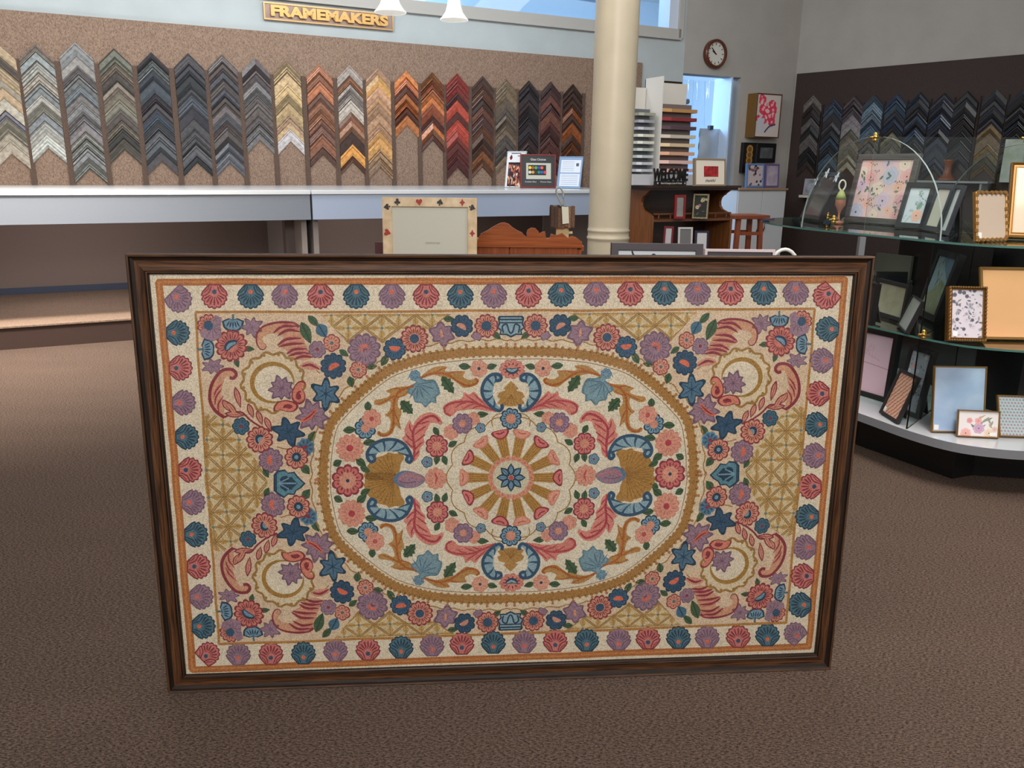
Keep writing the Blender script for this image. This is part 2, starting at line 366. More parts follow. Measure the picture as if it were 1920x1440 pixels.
# oval: ivory field, gold band, wavy outline with dots
ov = [(606, 907), (607, 862), (618, 800), (644, 765), (675, 735), (704, 711), (733, 692), (769, 679), (808, 669), (862, 662), (912, 659), (958, 659)]
OV = smooth_pts(ov, 8)
def off(P, d):
    R_ = []
    for i, p in enumerate(P):
        a = P[max(0, i-1)]; b = P[min(len(P)-1, i+1)]; dx, dy = b[0]-a[0], b[1]-a[1]; l = math.hypot(dx, dy) or 1
        R_.append((p[0]+dy/l*d, p[1]-dx/l*d))
    return R_
E.poly([(960, 910), (600, 910)]+off(OV, 22)+[(960, 640)], (224, 204, 174), 2)
E.poly([(960, 908), (620, 908)]+off(OV, -10)+[(960, 668)], IV, 3)
E.stroke(OV, 16, GO, 4, smooth=False)
for i in range(0, len(OV)-1, 2):              # ragged edges of the gold band
    a = off(OV, 8)[i]; b = off(OV, -8)[i]; E.circle(a[0], a[1], 3.6, GO, 4, 7); E.circle(b[0], b[1], 3.2, GO, 4, 7)
E.stroke(off(OV, -14), 1.5, (160, 118, 72), 5, smooth=False)
wv = off(OV, 20); nl = off(OV, 24); wvy = [(a[0]+(b[0]-a[0])*(.5+.5*math.sin(i*1.15)), a[1]+(b[1]-a[1])*(.5+.5*math.sin(i*1.15))) for i, (a, b) in enumerate(zip(wv, nl))]
E.stroke(wvy, 2.2, (160, 118, 66), 5, smooth=False)
for i in range(2, len(OV), 6): p = off(OV, 14)[i]; E.circle(p[0], p[1], 3.0, (182, 110, 76), 6, 7)
# trellis panels
def clip(pts, poly):
    def inside(p, a, b): return (b[0]-a[0])*(p[1]-a[1])-(b[1]-a[1])*(p[0]-a[0]) >= 0
    def inter(p, q, a, b):
        x1, y1, x2, y2 = *p, *q; x3, y3, x4, y4 = *a, *b; d = (x1-x2)*(y3-y4)-(y1-y2)*(x3-x4)
        t = ((x1-x3)*(y3-y4)-(y1-y3)*(x3-x4))/d; return (x1+t*(x2-x1), y1+t*(y2-y1))
    out = list(pts)
    for i in range(len(poly)):
        a, b = poly[i], poly[(i+1) % len(poly)]; inp = out; out = []
        if not inp: return []
        s = inp[-1]
        for e in inp:
            if inside(e, a, b):
                if not inside(s, a, b): out.append(inter(s, e, a, b))
                out.append(e)
            elif inside(s, a, b): out.append(inter(s, e, a, b))
            s = e
    return out
def trellis(reg, cx, cy, sx, sy, nx, ny, olc):
    E.poly(reg, (214, 190, 150), 2); T = Kit()
    for i in range(-nx, nx+1):
        for j in range(-ny, ny+1):
            for q in (0, 1):
                x = cx+(i+q*.5)*sx; y = cy+(j+q*.5)*sy
                for dx, dy in ((sx/2, 0), (-sx/2, 0), (0, sy/2), (0, -sy/2)):
                    ex_, ey_ = x+dx*.92, y+dy*.92; nxx, nyy = -dy*.20*sx/sy, dx*.20*sy/sx
                    T.poly([(x, y), (x+dx*.5+nxx, y+dy*.5+nyy), (ex_, ey_), (x+dx*.5-nxx, y+dy*.5-nyy)], olc, 3)
                    T.stroke([(x+dx*.2, y+dy*.2), (ex_, ey_)], 1.0, (150, 116, 58), 4, smooth=False)
                for d in (-2.2, 2.2):
                    T.stroke([(x+sx/2, y+d-sy*0), (x+d*0, y+sy/2+d)], 2.0, OL, 5, smooth=False) if 0 else None
                    T.stroke([(x+sx/2+d, y), (x+d, y+sy/2)], 2.1, OL, 5, smooth=False); T.stroke([(x+sx/2+d, y), (x+d, y-sy/2)], 2.1, OL, 5, smooth=False)
                    T.stroke([(x-sx/2+d, y), (x+d, y+sy/2)], 2.1, OL, 5, smooth=False) if 0 else None
                T.circle(x, y, 3.0, (96, 124, 130), 6, 7)
    # the region may be concave: clip against its convex pieces
    return T
def put(T, pieces):
    for pc in pieces:
        a = sum(pc[i][0]*pc[(i+1) % len(pc)][1]-pc[(i+1) % len(pc)][0]*pc[i][1] for i in range(len(pc)))
        if a < 0: pc = pc[::-1]
        for pts, c, l in T.items:
            q = clip(pts, pc)
            if len(q) >= 3:
                ar = abs(sum(q[i][0]*q[(i+1) % len(q)][1]-q[(i+1) % len(q)][0]*q[i][1] for i in range(len(q))))
                if ar > .4: E.items.append((q, c, l))
L0 = [(381, 782), (396, 774), (434, 795), (463, 822), (486, 870), (512, 905), (384, 907)]
T = trellis(L0, 418, 853, 60, 57, 3, 2, (186, 146, 86)); put(T, [L0])
T0 = [(602, 590), (845, 589), (803, 618), (752, 616), (717, 644), (684, 618), (654, 645)]
T = trellis(T0, 653, 615, 63, 50, 4, 2, (192, 154, 92)); put(T, [[(602, 590), (684, 589), (684, 618), (654, 645)], [(684, 589), (752, 589), (752, 616), (717, 644), (684, 618)], [(752, 589), (845, 589), (803, 618), (752, 616)]])
# ---- corner group
E.flower(391, 610, 22, 12, MR, SA, MR, NA, 6, cr=.42)
E.poly([(392, 612), (404, 590), (416, 596), (414, 614), (416, 632), (398, 640), (378, 632), (374, 622)], MA, 10); E.circle(392, 611, 8, NA, 12)
for a_ in (-20, 15, 50, 85, 120): E.stroke([(398+4*math.cos(math.radians(a_)), 614+4*math.sin(math.radians(a_))), (398+17*math.cos(math.radians(a_)), 614+19*math.sin(math.radians(a_)))], 1.3, DM, 11, smooth=False)
def bluefan(x, y, r, ang):
    a = math.radians(ang); ca, sa = math.cos(a), math.sin(a); M = lambda u, v: (x+r*(u*ca-v*sa), y+r*(u*sa+v*ca))
    P = [M(-.25, -1), M(-.5, -.4), M(-.35, 0), M(-.5, .4), M(-.25, 1)]+[M(.1+.55*math.cos(t)*(1+.12*abs(math.sin(3*t))), .92*math.sin(t)) for t in [PI/2-PI*i/14 for i in range(1, 14)]]
    E.poly(P, DN, 4); E.poly([(x+(p[0]-x)*.8, y+(p[1]-y)*.8) for p in P], SB, 5)
    for v in (-.6, -.3, 0, .3, .6): E.stroke([M(-.25, v*.5), M(.4-.2*abs(v), v)], r*.13, DN, 6, 2, k=2, smooth=False)
    E.stroke([M(-.35, 0), M(-.85, 0)], r*.2, TE, 4, smooth=False)
bluefan(437, 607, 21, 90); bluefan(388, 655, 21, 0)
E.spiky(473, 613, 21, 7, DM, MA, .4, 4, 1, .6, DM); E.spiky(399, 687, 22, 7, DM, MA, 0, 4, .75, .6, DM)
E.leaf(467, 654, 22, 11, 5, GR, DG, 4); E.leaf(444, 680, 20, 11, 70, GR, DG, 4)
E.flower(434, 648, 31, 13, MR, (206, 120, 106), MR, None, 5)
E.stroke([(424, 658), (430, 646), (445, 640)], 14, DN, 9, 2); E.stroke([(425, 656), (431, 647), (443, 642)], 7, SB, 10, 2)
# upper wing
E.poly(smooth_pts([(489, 652), (480, 630), (492, 614), (515, 605), (545, 604), (560, 614), (575, 650), (586, 668), (570, 676), (552, 672), (540, 664), (536, 656), (520, 648), (532, 636), (520, 626), (505, 626), (492, 634), (497, 650)], 4, True), (208, 150, 118), 4)
E.stroke([(494, 643), (499, 648), (495, 655), (487, 653), (481, 640), (484, 622), (498, 610), (525, 604), (550, 606), (561, 613)], 5.5, MR, 6, 3)
for st in ([(512, 625), (530, 612), (556, 612)], [(520, 630), (540, 619), (563, 622)], [(520, 648), (538, 636), (566, 634)], [(522, 650), (545, 645), (571, 644)], [(537, 664), (552, 655), (576, 654)], [(540, 668), (560, 662), (582, 663)], [(551, 674), (568, 668), (587, 670)]): E.stroke(st, 5.2, MR, 6, 2); E.stroke([(a+2, b-4) for a, b in st], 2.5, RO, 6, 2)
E.poly(smooth_pts([(562, 687), (575, 678), (592, 682), (603, 692), (585, 694)], 4, True), SA, 5); E.stroke([(566, 687), (582, 684), (600, 693)], 5, MR, 6, 2)
E.leaf(574, 624, 46, 20, 66, GR, DG, 7); E.leaf(588, 602, 30, 14, 45, GR, DG, 7); E.leaf(604, 620, 30, 23, 60, (64, 104, 130), DN, 8)
E.flower(595, 655, 17, 8, DM, MA, DM, MR, 6, cr=.2)
# left wing
E.poly(smooth_pts([(437, 710), (446, 700), (436, 690), (415, 694), (400, 712), (392, 745), (402, 768), (420, 782), (419, 762), (414, 742), (418, 722), (424, 706)], 4, True), (208, 150, 118), 4)
E.stroke([(431, 708), (438, 709), (443, 702), (436, 693), (418, 694), (404, 708), (395, 728), (394, 752), (404, 770), (421, 783)], 6, MR, 6)
for st in ([(417, 717), (406, 730), (402, 742)], [(416, 728), (406, 742), (404, 756)], [(419, 742), (410, 756), (412, 772)]): E.stroke(st, 5, RO, 6, 2); E.stroke([(a-1, b+3) for a, b in st], 2.5, MR, 7, 2)
# spray
E.stroke([(421, 782), (450, 772), (470, 788), (492, 802), (510, 808)], 3.5, MR, 5)
for x, y, L_, an in ((436, 768, 40, 55), (424, 760, 26, 60), (446, 745, 42, 75), (440, 777, 38, 5), (470, 770, 30, 70), (487, 783, 30, 70), (503, 795, 30, 65)):
    E.leaf(x, y, L_, 12, an, MR, MR, 5); E.leaf(x, y, L_*.8, 7.5, an, SA, MR, 6)
# ring with scallops
sc_ = [(512+58*math.cos(t)*(1+.055*math.sin(13*t)), 717+55*math.sin(t)*(1+.055*math.sin(13*t))) for t in [2*PI*i/78 for i in range(78)]]
E.poly(sc_, (222, 200, 168), 3); E.stroke(sc_, 4.5, OL, 4, smooth=False, closed=True)
for i in range(13): t = 2*PI*(i+.12)/13; E.circle(512+56*math.cos(t), 717+53*math.sin(t), 3.2, OL, 5, 7)
rg = [(512+39*math.cos(t), 718+36*math.sin(t)) for t in [math.radians(70+5*i) for i in range(60)]]
E.poly([(512+38*math.cos(2*PI*i/30), 718+35*math.sin(2*PI*i/30)) for i in range(30)], CR, 5); E.stroke(rg, 9, (164, 120, 54), 6, 2, smooth=False)
E.spiky(528, 728, 26, 9, DM, MA, .2, 7, .95, .7, DM)
def paisley(P, tip):
    E.poly(smooth_pts(P, 5, True), MR, 8); cx = sum(p[0] for p in P)/len(P); cy = sum(p[1] for p in P)/len(P)
    E.poly(smooth_pts([(cx+(p[0]-cx)*.84, cy+(p[1]-cy)*.84) for p in P], 5, True), (214, 126, 104), 9)
    E.poly(smooth_pts([(tip[0]+(p[0]-tip[0])*.38, tip[1]+(p[1]-tip[1])*.38) for p in P], 5, True), MR, 10)
paisley([(562, 714), (572, 716), (571, 724), (564, 724), (572, 738), (571, 752), (560, 758), (548, 750), (547, 736), (553, 722)], (560, 744))
paisley([(513, 764), (520, 754), (536, 750), (553, 754), (560, 762), (552, 771), (538, 772), (525, 768), (521, 770), (514, 770)], (542, 762))
# ---- band of flowers along the oval
E.leaf(842, 598, 22, 12, 0, GR, DG, 5); E.leaf(931, 629, 22, 12, 40, GR, DG, 5)
E.spiky(894, 630, 11, 6, DM, MA, 0, 5, .9, .8); E.spiky(829, 626, 26, 6, DM, MA, .35, 5, .95, .7, DM); E.stroke([(827, 617), (829, 634)], 6, SA, 9, 2, smooth=False)
E.flower(866, 611, 22, 8, DN, NA, DN, SA, 6, blob=.5, cr=.34); E.flower(912, 611, 23, 11, MR, SA, MR, NA, 6, cr=.42)
E.flower(777, 635, 27, 13, MR, SA, MR, NA, 6, cr=.33)
E.leaf(722, 674, 28, 14, -60, GR, DG, 5); E.flower(740, 654, 22, 9, DN, (56, 92, 124), DN, CO, 6, blob=3.2, cr=.36)
E.flower(683, 656, 32, 11, DM, MA, DM, None, 6); E.stroke([(678, 662), (677, 652), (686, 648), (692, 654)], 5, CO, 10, 2); E.stroke([(682, 661), (683, 655), (689, 656)], 2.5, MR, 10, 2)
E.flower(622, 643, 17, 6, MR, SA, MR, TE, 6, cr=.2); E.leaf(645, 662, 22, 12, 35, GR, DG, 5)
E.flower(625, 686, 25, 10, DN, NA, DN, CO, 6, blob=-.5, cr=.34)
E.flower(672, 693, 17, 7, MR, SA, MR, TE, 6, cr=.18); E.leaf(697, 687, 22, 12, -5, GR, DG, 5); E.leaf(658, 716, 22, 15, 75, GR, DG, 5)
E.spiky(611, 738, 31, 6, DN, (74, 108, 136), .55, 7, 1, .56, DN)
E.spiky(586, 779, 33, 9, DM, MA, .2, 5, .95, .68, DM); E.stroke([(563, 790), (580, 782), (594, 766)], 8, CO, 10, 2); E.stroke([(568, 788), (580, 781), (592, 769)], 3, MR, 11, 2)
E.spiky(541, 809, 33, 6, DN, NA, .25, 8, .85, .58, DN)
E.leaf(585, 818, 24, 14, -60, GR, DG, 5); E.leaf(573, 880, 24, 16, 50, GR, DG, 5); E.leaf(499, 887, 20, 12, 60, GR, DG, 5)
E.flower(573, 838, 18, 8, SB, (70, 106, 136), DN, MR, 5, cr=.2); E.flower(556, 857, 23, 9, MR, SA, MR, DN, 7, cr=.4, core=SB)
E.flower(487, 824, 26, 11, MR, SA, MR, None, 7); E.stroke([(484, 832), (484, 820), (494, 818)], 10, DN, 11, 2); E.stroke([(486, 830), (486, 822), (493, 820)], 4.5, SB, 12, 2)
E.flower(452, 799, 17, 7, DN, (60, 98, 122), DN, MR, 6, cr=.2); E.flower(508, 863, 24, 10, DM, MA, DM, None, 5); E.stroke([(509, 853), (504, 863), (510, 872)], 7, CO, 9, 2)
E.stroke([(560, 836), (540, 842), (520, 838)], 2, OL, 4); E.stroke([(600, 700), (590, 692), (580, 690)], 2, OL, 4)
# ---- inside the oval
def shape(P, c, l, k=4): E.poly(smooth_pts(P, k, True), c, l)
AC = (172, 92, 44); AT = (182, 134, 76)
def acan(poly, spine, ribs):
    shape(poly, AT, 5, 3); E.stroke(spine, 4.2, AC, 7)
    for r_ in ribs: E.stroke(r_, 3.4, AC, 6, 1)
acan([(788, 708), (812, 689), (838, 687), (834, 696), (852, 696), (872, 696), (868, 706), (880, 712), (892, 710), (896, 714), (892, 722), (872, 727), (860, 720), (852, 712), (834, 708), (812, 703)],
     [(789, 708), (815, 699), (838, 702), (858, 715), (876, 723), (891, 720), (896, 713), (890, 710)], [[(815, 699), (828, 692), (838, 689)], [(838, 702), (852, 697), (868, 698)], [(835, 702), (845, 706), (852, 712)]])
acan([(778, 722), (764, 724), (742, 726), (724, 733), (732, 738), (728, 744), (714, 748), (703, 750), (702, 758), (714, 760), (732, 752), (730, 770), (722, 778), (732, 786), (730, 806), (718, 812), (709, 808), (708, 816), (722, 819), (736, 812), (742, 798), (752, 806), (749, 790), (753, 772), (746, 762), (748, 746), (760, 742), (768, 734)],
     [(776, 723), (752, 732), (740, 748), (738, 775), (737, 800), (728, 814), (716, 816), (710, 810)], [[(752, 730), (740, 728), (728, 733)], [(740, 742), (722, 752), (708, 757), (704, 752)], [(739, 765), (731, 776), (724, 780)], [(740, 775), (747, 790), (751, 803)], [(744, 745), (755, 742), (764, 735)]])
E.leaf(840, 722, 40, 19, 55, GR, DG, 5, 1); E.leaf(763, 764, 34, 20, 48, GR, DG, 6, 1)
P = [(780, 716), (772, 704), (764, 712), (770, 702), (782, 700), (788, 708), (800, 712), (814, 712), (822, 724), (825, 738), (818, 744), (818, 756), (808, 754), (798, 764), (790, 756), (778, 754), (774, 742), (764, 736), (768, 724)]
shape(P, (92, 128, 146), 6, 3); shape([(793+(x-793)*.86, 736+(y-736)*.86) for x, y in P], (120, 152, 164), 7, 3)
for a_ in (-5, 20, 45, 70, 95, 120): E.stroke([(784, 720), (784+34*math.cos(math.radians(a_)), 718+34*math.sin(math.radians(a_)))], 2.4, (82, 116, 142), 8, 2, smooth=False)
E.flower(778, 704, 11, 7, (78, 116, 144), SB, DN, None, 6)
E.flower(898, 691, 17, 7, SA, (218, 156, 132), RO, DN, 6, cr=.18); E.leaf(872, 687, 25, 13, 5, GR, DG, 5); E.leaf(922, 687, 22, 12, -15, GR, DG, 5)
shape([(831, 762), (846, 752), (866, 747), (870, 735), (880, 740), (889, 734), (898, 744), (906, 750), (918, 762), (932, 770), (915, 771), (892, 767), (870, 769), (857, 771), (848, 780), (838, 779), (832, 770)], (214, 128, 116), 6, 3)
E.stroke([(845, 779), (835, 774), (835, 763), (850, 755), (880, 753), (908, 762), (930, 771)], 4, (178, 70, 76), 8)
for st in ([(872, 740), (884, 748), (900, 758)], [(888, 738), (898, 748), (912, 760)], [(852, 765), (864, 757), (874, 756)], [(868, 767), (880, 760), (890, 758)], [(884, 767), (894, 762), (904, 762)]): E.stroke(st, 2.6, (178, 70, 76), 8, 2)
def crescent(outer, inner, n=6):
    shape(outer+inner[::-1], LB, 7, 4); E.stroke(outer, 6, NA, 9); O_ = smooth_pts(outer, 6); I_ = smooth_pts(inner, 6)
    for i in range(1, n):
        a = O_[int(len(O_)*(.2+.65*i/n))-1]; b = I_[int(len(I_)*(.05+.75*i/n))]; m = ((a[0]+b[0])/2+2, (a[1]+b[1])/2+1)
        E.stroke([a, m, b], 5.6, NA, 9, 1, k=3)
crescent([(930, 714), (938, 712), (939, 705), (930, 701), (917, 705), (906, 720), (904, 738), (912, 753), (925, 765), (936, 770), (942, 764), (940, 758)], [(930, 714), (926, 722), (924, 738), (928, 752), (936, 763)])
crescent([(698, 852), (703, 860), (697, 866), (690, 860), (689, 848), (700, 833), (718, 825), (738, 824), (756, 831), (767, 845), (772, 860), (768, 867), (762, 862), (765, 856)], [(698, 852), (712, 848), (730, 846), (748, 848), (764, 856)], 7)
shape([(686, 898), (687, 880), (694, 866), (704, 858), (722, 853), (728, 848), (740, 851), (752, 849), (758, 858), (752, 868), (750, 880), (746, 892), (742, 900)], (172, 124, 62), 5, 3)
for a_ in range(-80, -176, -14): E.stroke([(740, 898), (728+34*math.cos(math.radians(a_)), 896+42*math.sin(math.radians(a_)))], 1.6, (146, 100, 48), 6, smooth=False)
PF = (216, 132, 118)
shape([(772, 866), (778, 850), (765, 835), (754, 822), (760, 815), (758, 808), (762, 796), (768, 788), (774, 798), (778, 790), (790, 778), (806, 773), (820, 778), (829, 790), (827, 797), (818, 793), (806, 794), (802, 804), (794, 818), (796, 830), (788, 840), (786, 854), (778, 864)], PF, 6, 3)
E.stroke([(775, 863), (777, 840), (774, 812), (782, 796), (798, 783), (814, 780), (824, 790)], 4.4, (172, 62, 76), 8)
for st in ([(774, 812), (769, 803), (768, 793)], [(775, 828), (766, 820), (760, 812)], [(777, 840), (768, 834), (760, 826)], [(776, 816), (788, 806), (800, 798)], [(777, 830), (790, 820), (798, 814)], [(777, 844), (786, 834), (794, 828)], [(776, 856), (782, 850), (786, 844)], [(784, 796), (796, 792), (806, 789)]): E.stroke(st, 3, (172, 62, 76), 8, 2)
E.flower(656, 840, 27, 12, SA, (218, 150, 128), RO, (176, 60, 72), 6, cr=.24); E.leaf(692, 829, 24, 13, -12, GR, DG, 5); E.leaf(633, 868, 19, 14, -30, GR, DG, 5); E.leaf(677, 867, 24, 15, 35, GR, DG, 5); E.leaf(685, 880, 22, 12, 25, GR, DG, 5)
E.flower(685, 803, 21, 8, DN, SB, DN, SA, 5, cr=.4); E.flower(697, 785, 19, 7, SA, (220, 152, 130), RO, (188, 80, 80), 9, cr=.25); E.leaf(656, 806, 26, 14, -5, GR, DG, 5); E.leaf(690, 763, 21, 14, 88, GR, DG, 5)
E.flower(846, 810, 15, 6, SA, (218, 150, 128), RO, None, 5); E.flower(888, 785, 13, 6, SA, (218, 150, 128), RO, None, 5); E.flower(867, 794, 20, 8, (116, 88, 122), (150, 118, 138), DM, SA, 8, cr=.34)
E.leaf(904, 777, 25, 12, -5, GR, DG, 5); E.flower(901, 802, 10, 5, DN, SB, DN, MR, 8, cr=.2)
E.flower(819, 836, 22, 8, MR, (208, 116, 112), MR, SA, 7, cr=.4); E.leaf(818, 809, 20, 12, 60, GR, DG, 5); E.leaf(849, 832, 20, 12, -30, GR, DG, 5); E.leaf(819, 862, 20, 12, 100, GR, DG, 5); E.leaf(834, 863, 20, 12, 70, GR, DG, 5); E.flower(801, 866, 11, 5, DN, SB, DN, MR, 8, cr=.2)
parts.append((G, [pl])); parts.append((E, Q4))
# ---- motifs sitting on the vertical axis (top and bottom)
K1 = Kit(); E_ = E; E = K1
P = [(933, 596), (936, 592), (980, 592), (983, 596), (981, 606), (985, 614), (978, 620), (980, 628), (968, 628), (958, 633), (948, 628), (936, 628), (938, 620), (931, 614), (935, 606)]
E.poly(P, DN, 5); E.poly([(958+(x-958)*.86, 611+(y-611)*.84) for x, y in P], LB, 6); E.stroke([(936, 599), (980, 599)], 3, DN, 7, smooth=False); E.stroke([(938, 605), (978, 605)], 2.5, DN, 7, smooth=False)
E.stroke([(944, 624), (942, 612), (950, 608), (954, 620), (958, 625), (962, 620), (966, 608), (974, 612), (972, 624)], 3, DN, 7)
E.flower(960, 692, 25, 11, RO, (214, 136, 118), MR, None, 6, sq=.75); E.stroke([(948, 691), (960, 696), (972, 691)], 11, DN, 10, 2); E.stroke([(950, 691), (960, 695), (970, 691)], 5, LB, 11, 2)
T_ = [(958, 714), (966, 722), (972, 728), (968, 732), (980, 736), (984, 744), (978, 748), (984, 756), (974, 760), (958, 762)]
E.poly(T_+[(916-x+1000, y) for x, y in T_[::-1]], (176, 130, 70), 6)
for dx in (-14, -7, 0, 7, 14): E.stroke([(958, 740), (958+dx, 758)], 1.5, (150, 104, 52), 7, smooth=False)
E.stroke([(924, 800), (922, 788), (930, 778), (945, 774)], 1.8, OL, 5); E.stroke([(992, 800), (994, 788), (986, 778), (971, 774)], 1.8, OL, 5)
E.flower(958, 785, 21, 9, DN, SB, DN, SA, 7, cr=.46)
parts.append((K1, [qmap('TL'), qmap('BL')]))
# ---- motifs on the horizontal axis (left and right)
K2 = Kit(); E = K2; S_ = -.0207
E.flower(652, 901, 31, 10, MR, (204, 106, 104), MR, None, 6); E.flower(652, 901, 17, 8, SA, (218, 150, 128), SA, DN, 10, cr=.2)
E.poly([(687, 886), (684, 900), (687, 914), (742, 914), (742, 886)], (172, 124, 62), 5)
for dy in (-12, -6, 0, 6, 12): E.stroke([(744, 900), (690, 900+dy)], 1.5, (146, 100, 48), 6, smooth=False)
shape([(738, 900), (744, 888), (760, 882), (782, 887), (798, 897), (786, 911), (764, 915), (746, 910)], (86, 116, 148), 8, 4); shape([(745, 900), (752, 889), (768, 883), (784, 888), (797, 897), (784, 911), (766, 914), (752, 909)], MA, 9, 4)
E.stroke([(748, 900), (760, 892), (780, 894), (794, 898)], 2, RO, 10); E.stroke([(748, 901), (762, 905), (780, 903)], 2, DM, 10)
E.flower(817, 897, 21, 10, SA, (218, 150, 128), RO, None, 7, sq=1); E.stroke([(814, 886), (819, 896), (816, 907)], 4, (188, 80, 80), 11, 2)
P = [(513, 890), (520, 882), (534, 880), (540, 886), (552, 884), (558, 892), (568, 902), (573, 906), (566, 914), (556, 920), (552, 928), (540, 927), (532, 934), (520, 926), (513, 920)]
E.poly(P, DN, 7); E.poly([(541+(x-541)*.88, 906+(y-906)*.88) for x, y in P], (84, 132, 150), 8); Pq = [(541+(x-541)*.55, 906+(y-906)*.55) for x, y in P]; E.poly(Pq, DN, 9)
E.stroke([(522, 906), (556, 906)], 3, SB, 10, smooth=False); E.stroke([(524, 905), (542, 896)], 2.5, SB, 10, smooth=False); E.stroke([(524, 907), (542, 917)], 2.5, SB, 10, smooth=False); E.stroke([(518, 888), (518, 924)], 2.5, DN, 10, smooth=False)
parts.append((K2, [qmap('TL'), qmap('TR')]))
# ---- the medallion in the middle
K3 = Kit(); E = K3; cx0, cy0, sq = 958, 895, .945
def pc(r, a): return (cx0+r*math.cos(math.radians(a)), cy0-r*math.sin(math.radians(a))*sq)
lob = []
for i in range(140):
    a = i*360/140+12.857; lob.append(pc(112+9*abs(math.sin(math.radians((a-12.857)*7))), a))
K3.poly(lob, (228, 214, 192), -4); K3.stroke(lob, 2.0, OL, -3, closed=True, smooth=False)
for k in range(14):
    a = 180+k*360/14
    K3.poly([pc(40, a-11), pc(82, a-7.2), pc(82, a+7.2), pc(40, a+11)], (178, 130, 66), 6)
    for d in (-5, -1.7, 1.7, 5): K3.stroke([pc(44, a+d*1.3), pc(80, a+d)], 1.2, (146, 98, 44), 7, smooth=False)
    o_, f_ = ((206, 128, 108), (218, 150, 128)) if k % 2 == 0 else (MR, (210, 112, 108))
    for kk, c_, l_ in ((1, o_, 8), (.78, f_, 9)):
        pts = []
        for j in range(18):
            t = 2*PI*j/18; tang = 17*kk*math.cos(t); rad = 90+9.5*kk*math.sin(t)+3*kk*math.cos(2*t); pts.append(pc(rad, a+math.degrees(tang/91)))
        K3.poly(pts, c_, l_)
    K3.stroke([pc(92, a-5), pc(89, a), pc(92, a+5)], 2.4, MR if k % 2 else (190, 96, 84), 10, k=3)
for i in range(22):
    a = i*360/22; p = pc(38, a); K3.circle(p[0], p[1], 5.6, SA, 8, 8); K3.circle(p[0], p[1], 2.6, (202, 116, 100), 9, 7)
K3.circle(cx0, cy0, 34, (206, 196, 168), 10, 26, 34*sq)
for i in range(8):
    a = 22.5+i*45+22.5; p = pc(16, a); K3.leaf(p[0], p[1], 23, 14, -a, DN, DN, 11); K3.leaf(p[0], p[1], 17, 7, -a, SB, DN, 12)
K3.circle(cx0, cy0, 4.5, (190, 70, 70), 14, 8)
parts.append((K3, [pl]))
mb_all = []
for i, (k, maps) in enumerate(parts):
    n0 = k.n
    for mp in maps:
        for pts, c, layer in k.items:
            q = [mp(p) for p in pts]; a = sum(q[i_][0]*q[(i_+1) % len(q)][1]-q[(i_+1) % len(q)][0]*q[i_][1] for i_ in range(len(q)))
            if abs(a) < 1e-9: continue
            if a < 0: q = q[::-1]
            mb_all.append((q, c, layer+(8 if i == 4 else 0)))
em = MB(); cnt = 0
for q, c, layer in mb_all:
    cnt += 1; y = EM - layer*.0001 - (cnt % 11)*.000006
    em.add([(p[0], y, p[1]) for p in q], [tuple(range(len(q)))], wool(c))
em.build('embroidery', fR)
# ================================================================== THE ROOM
A1 = math.radians(27.045); u1 = V((math.cos(A1), math.sin(A1), 0)); n1 = V((-math.sin(A1), math.cos(A1), 0)); D1 = 7.7; P1 = n1*D1
def W1(px, py, d=0): p = onp(px, py, n1*(D1-d), n1); return p.dot(u1), p.z
def L1(u, d=0, z=0): return n1*(D1-d)+u1*u+V((0, 0, z))
KU = W1(1482, 250)[0]; K = L1(KU)
A2 = math.radians(-49); u2 = V((math.cos(A2), math.sin(A2), 0)); n2 = V((-math.sin(A2), math.cos(A2), 0))
def W2(px, py, d=0): p = onp(px, py, K-n2*d, n2); return (p-K).dot(u2), p.z
def L2(u, d=0, z=0): return K-n2*d+u2*u+V((0, 0, z))
CEIL = 3.9
m_wall = mat((176, 183, 184), .75, 0, .02, 3); m_wallr = mat((168, 163, 157), .8, 0, .02, 3); m_low = mat((128, 112, 104), .8)
def carpet(c, c2):
    m, nt, b = base_mat('carpet'); N = nt.nodes; L = nt.links; setin(b, 'Roughness', 1); setin(b, 'Specular IOR Level', .05)
    tc = N.new('ShaderNodeTexCoord'); mp = N.new('ShaderNodeMapping'); mp.inputs['Scale'].default_value = (1, 2.2, 1); mp.inputs['Rotation'].default_value = (0, 0, .3)
    L.new(tc.outputs['Object'], mp.inputs[0])
    t = N.new('ShaderNodeTexNoise'); t.inputs['Scale'].default_value = 120; t.inputs['Detail'].default_value = 10; t.inputs['Roughness'].default_value = .85
    t2 = N.new('ShaderNodeTexNoise'); t2.inputs['Scale'].default_value = 2.2; t2.inputs['Detail'].default_value = 3
    L.new(mp.outputs[0], t.inputs['Vector']); L.new(mp.outputs[0], t2.inputs['Vector'])
    r = N.new('ShaderNodeValToRGB'); L.new(t.outputs['Fac'], r.inputs[0]); r.color_ramp.elements[0].position = .42; r.color_ramp.elements[1].position = .58
    r.color_ramp.elements[0].color = lin(c); r.color_ramp.elements[1].color = lin(c2)
    r2 = N.new('ShaderNodeValToRGB'); L.new(t2.outputs['Fac'], r2.inputs[0]); r2.color_ramp.elements[0].color = (.82, .82, .82, 1); r2.color_ramp.elements[1].color = (1, 1, 1, 1)
    mx = N.new('ShaderNodeMix'); mx.data_type = 'RGBA'; mx.blend_type = 'MULTIPLY'; mx.inputs[0].default_value = 1
    L.new(r.outputs[0], mx.inputs[6]); L.new(r2.outputs[0], mx.inputs[7]); L.new(mx.outputs[2], b.inputs['Base Color'])
    bp = N.new('ShaderNodeBump'); bp.inputs['Strength'].default_value = .7; bp.inputs['Distance'].default_value = .0008
    L.new(t.outputs['Fac'], bp.inputs['Height']); L.new(bp.outputs[0], b.inputs['Normal']); return m
m_carpet = carpet((34, 27, 24), (120, 102, 91)); m_carpet2 = carpet((104, 86, 74), (160, 138, 122))
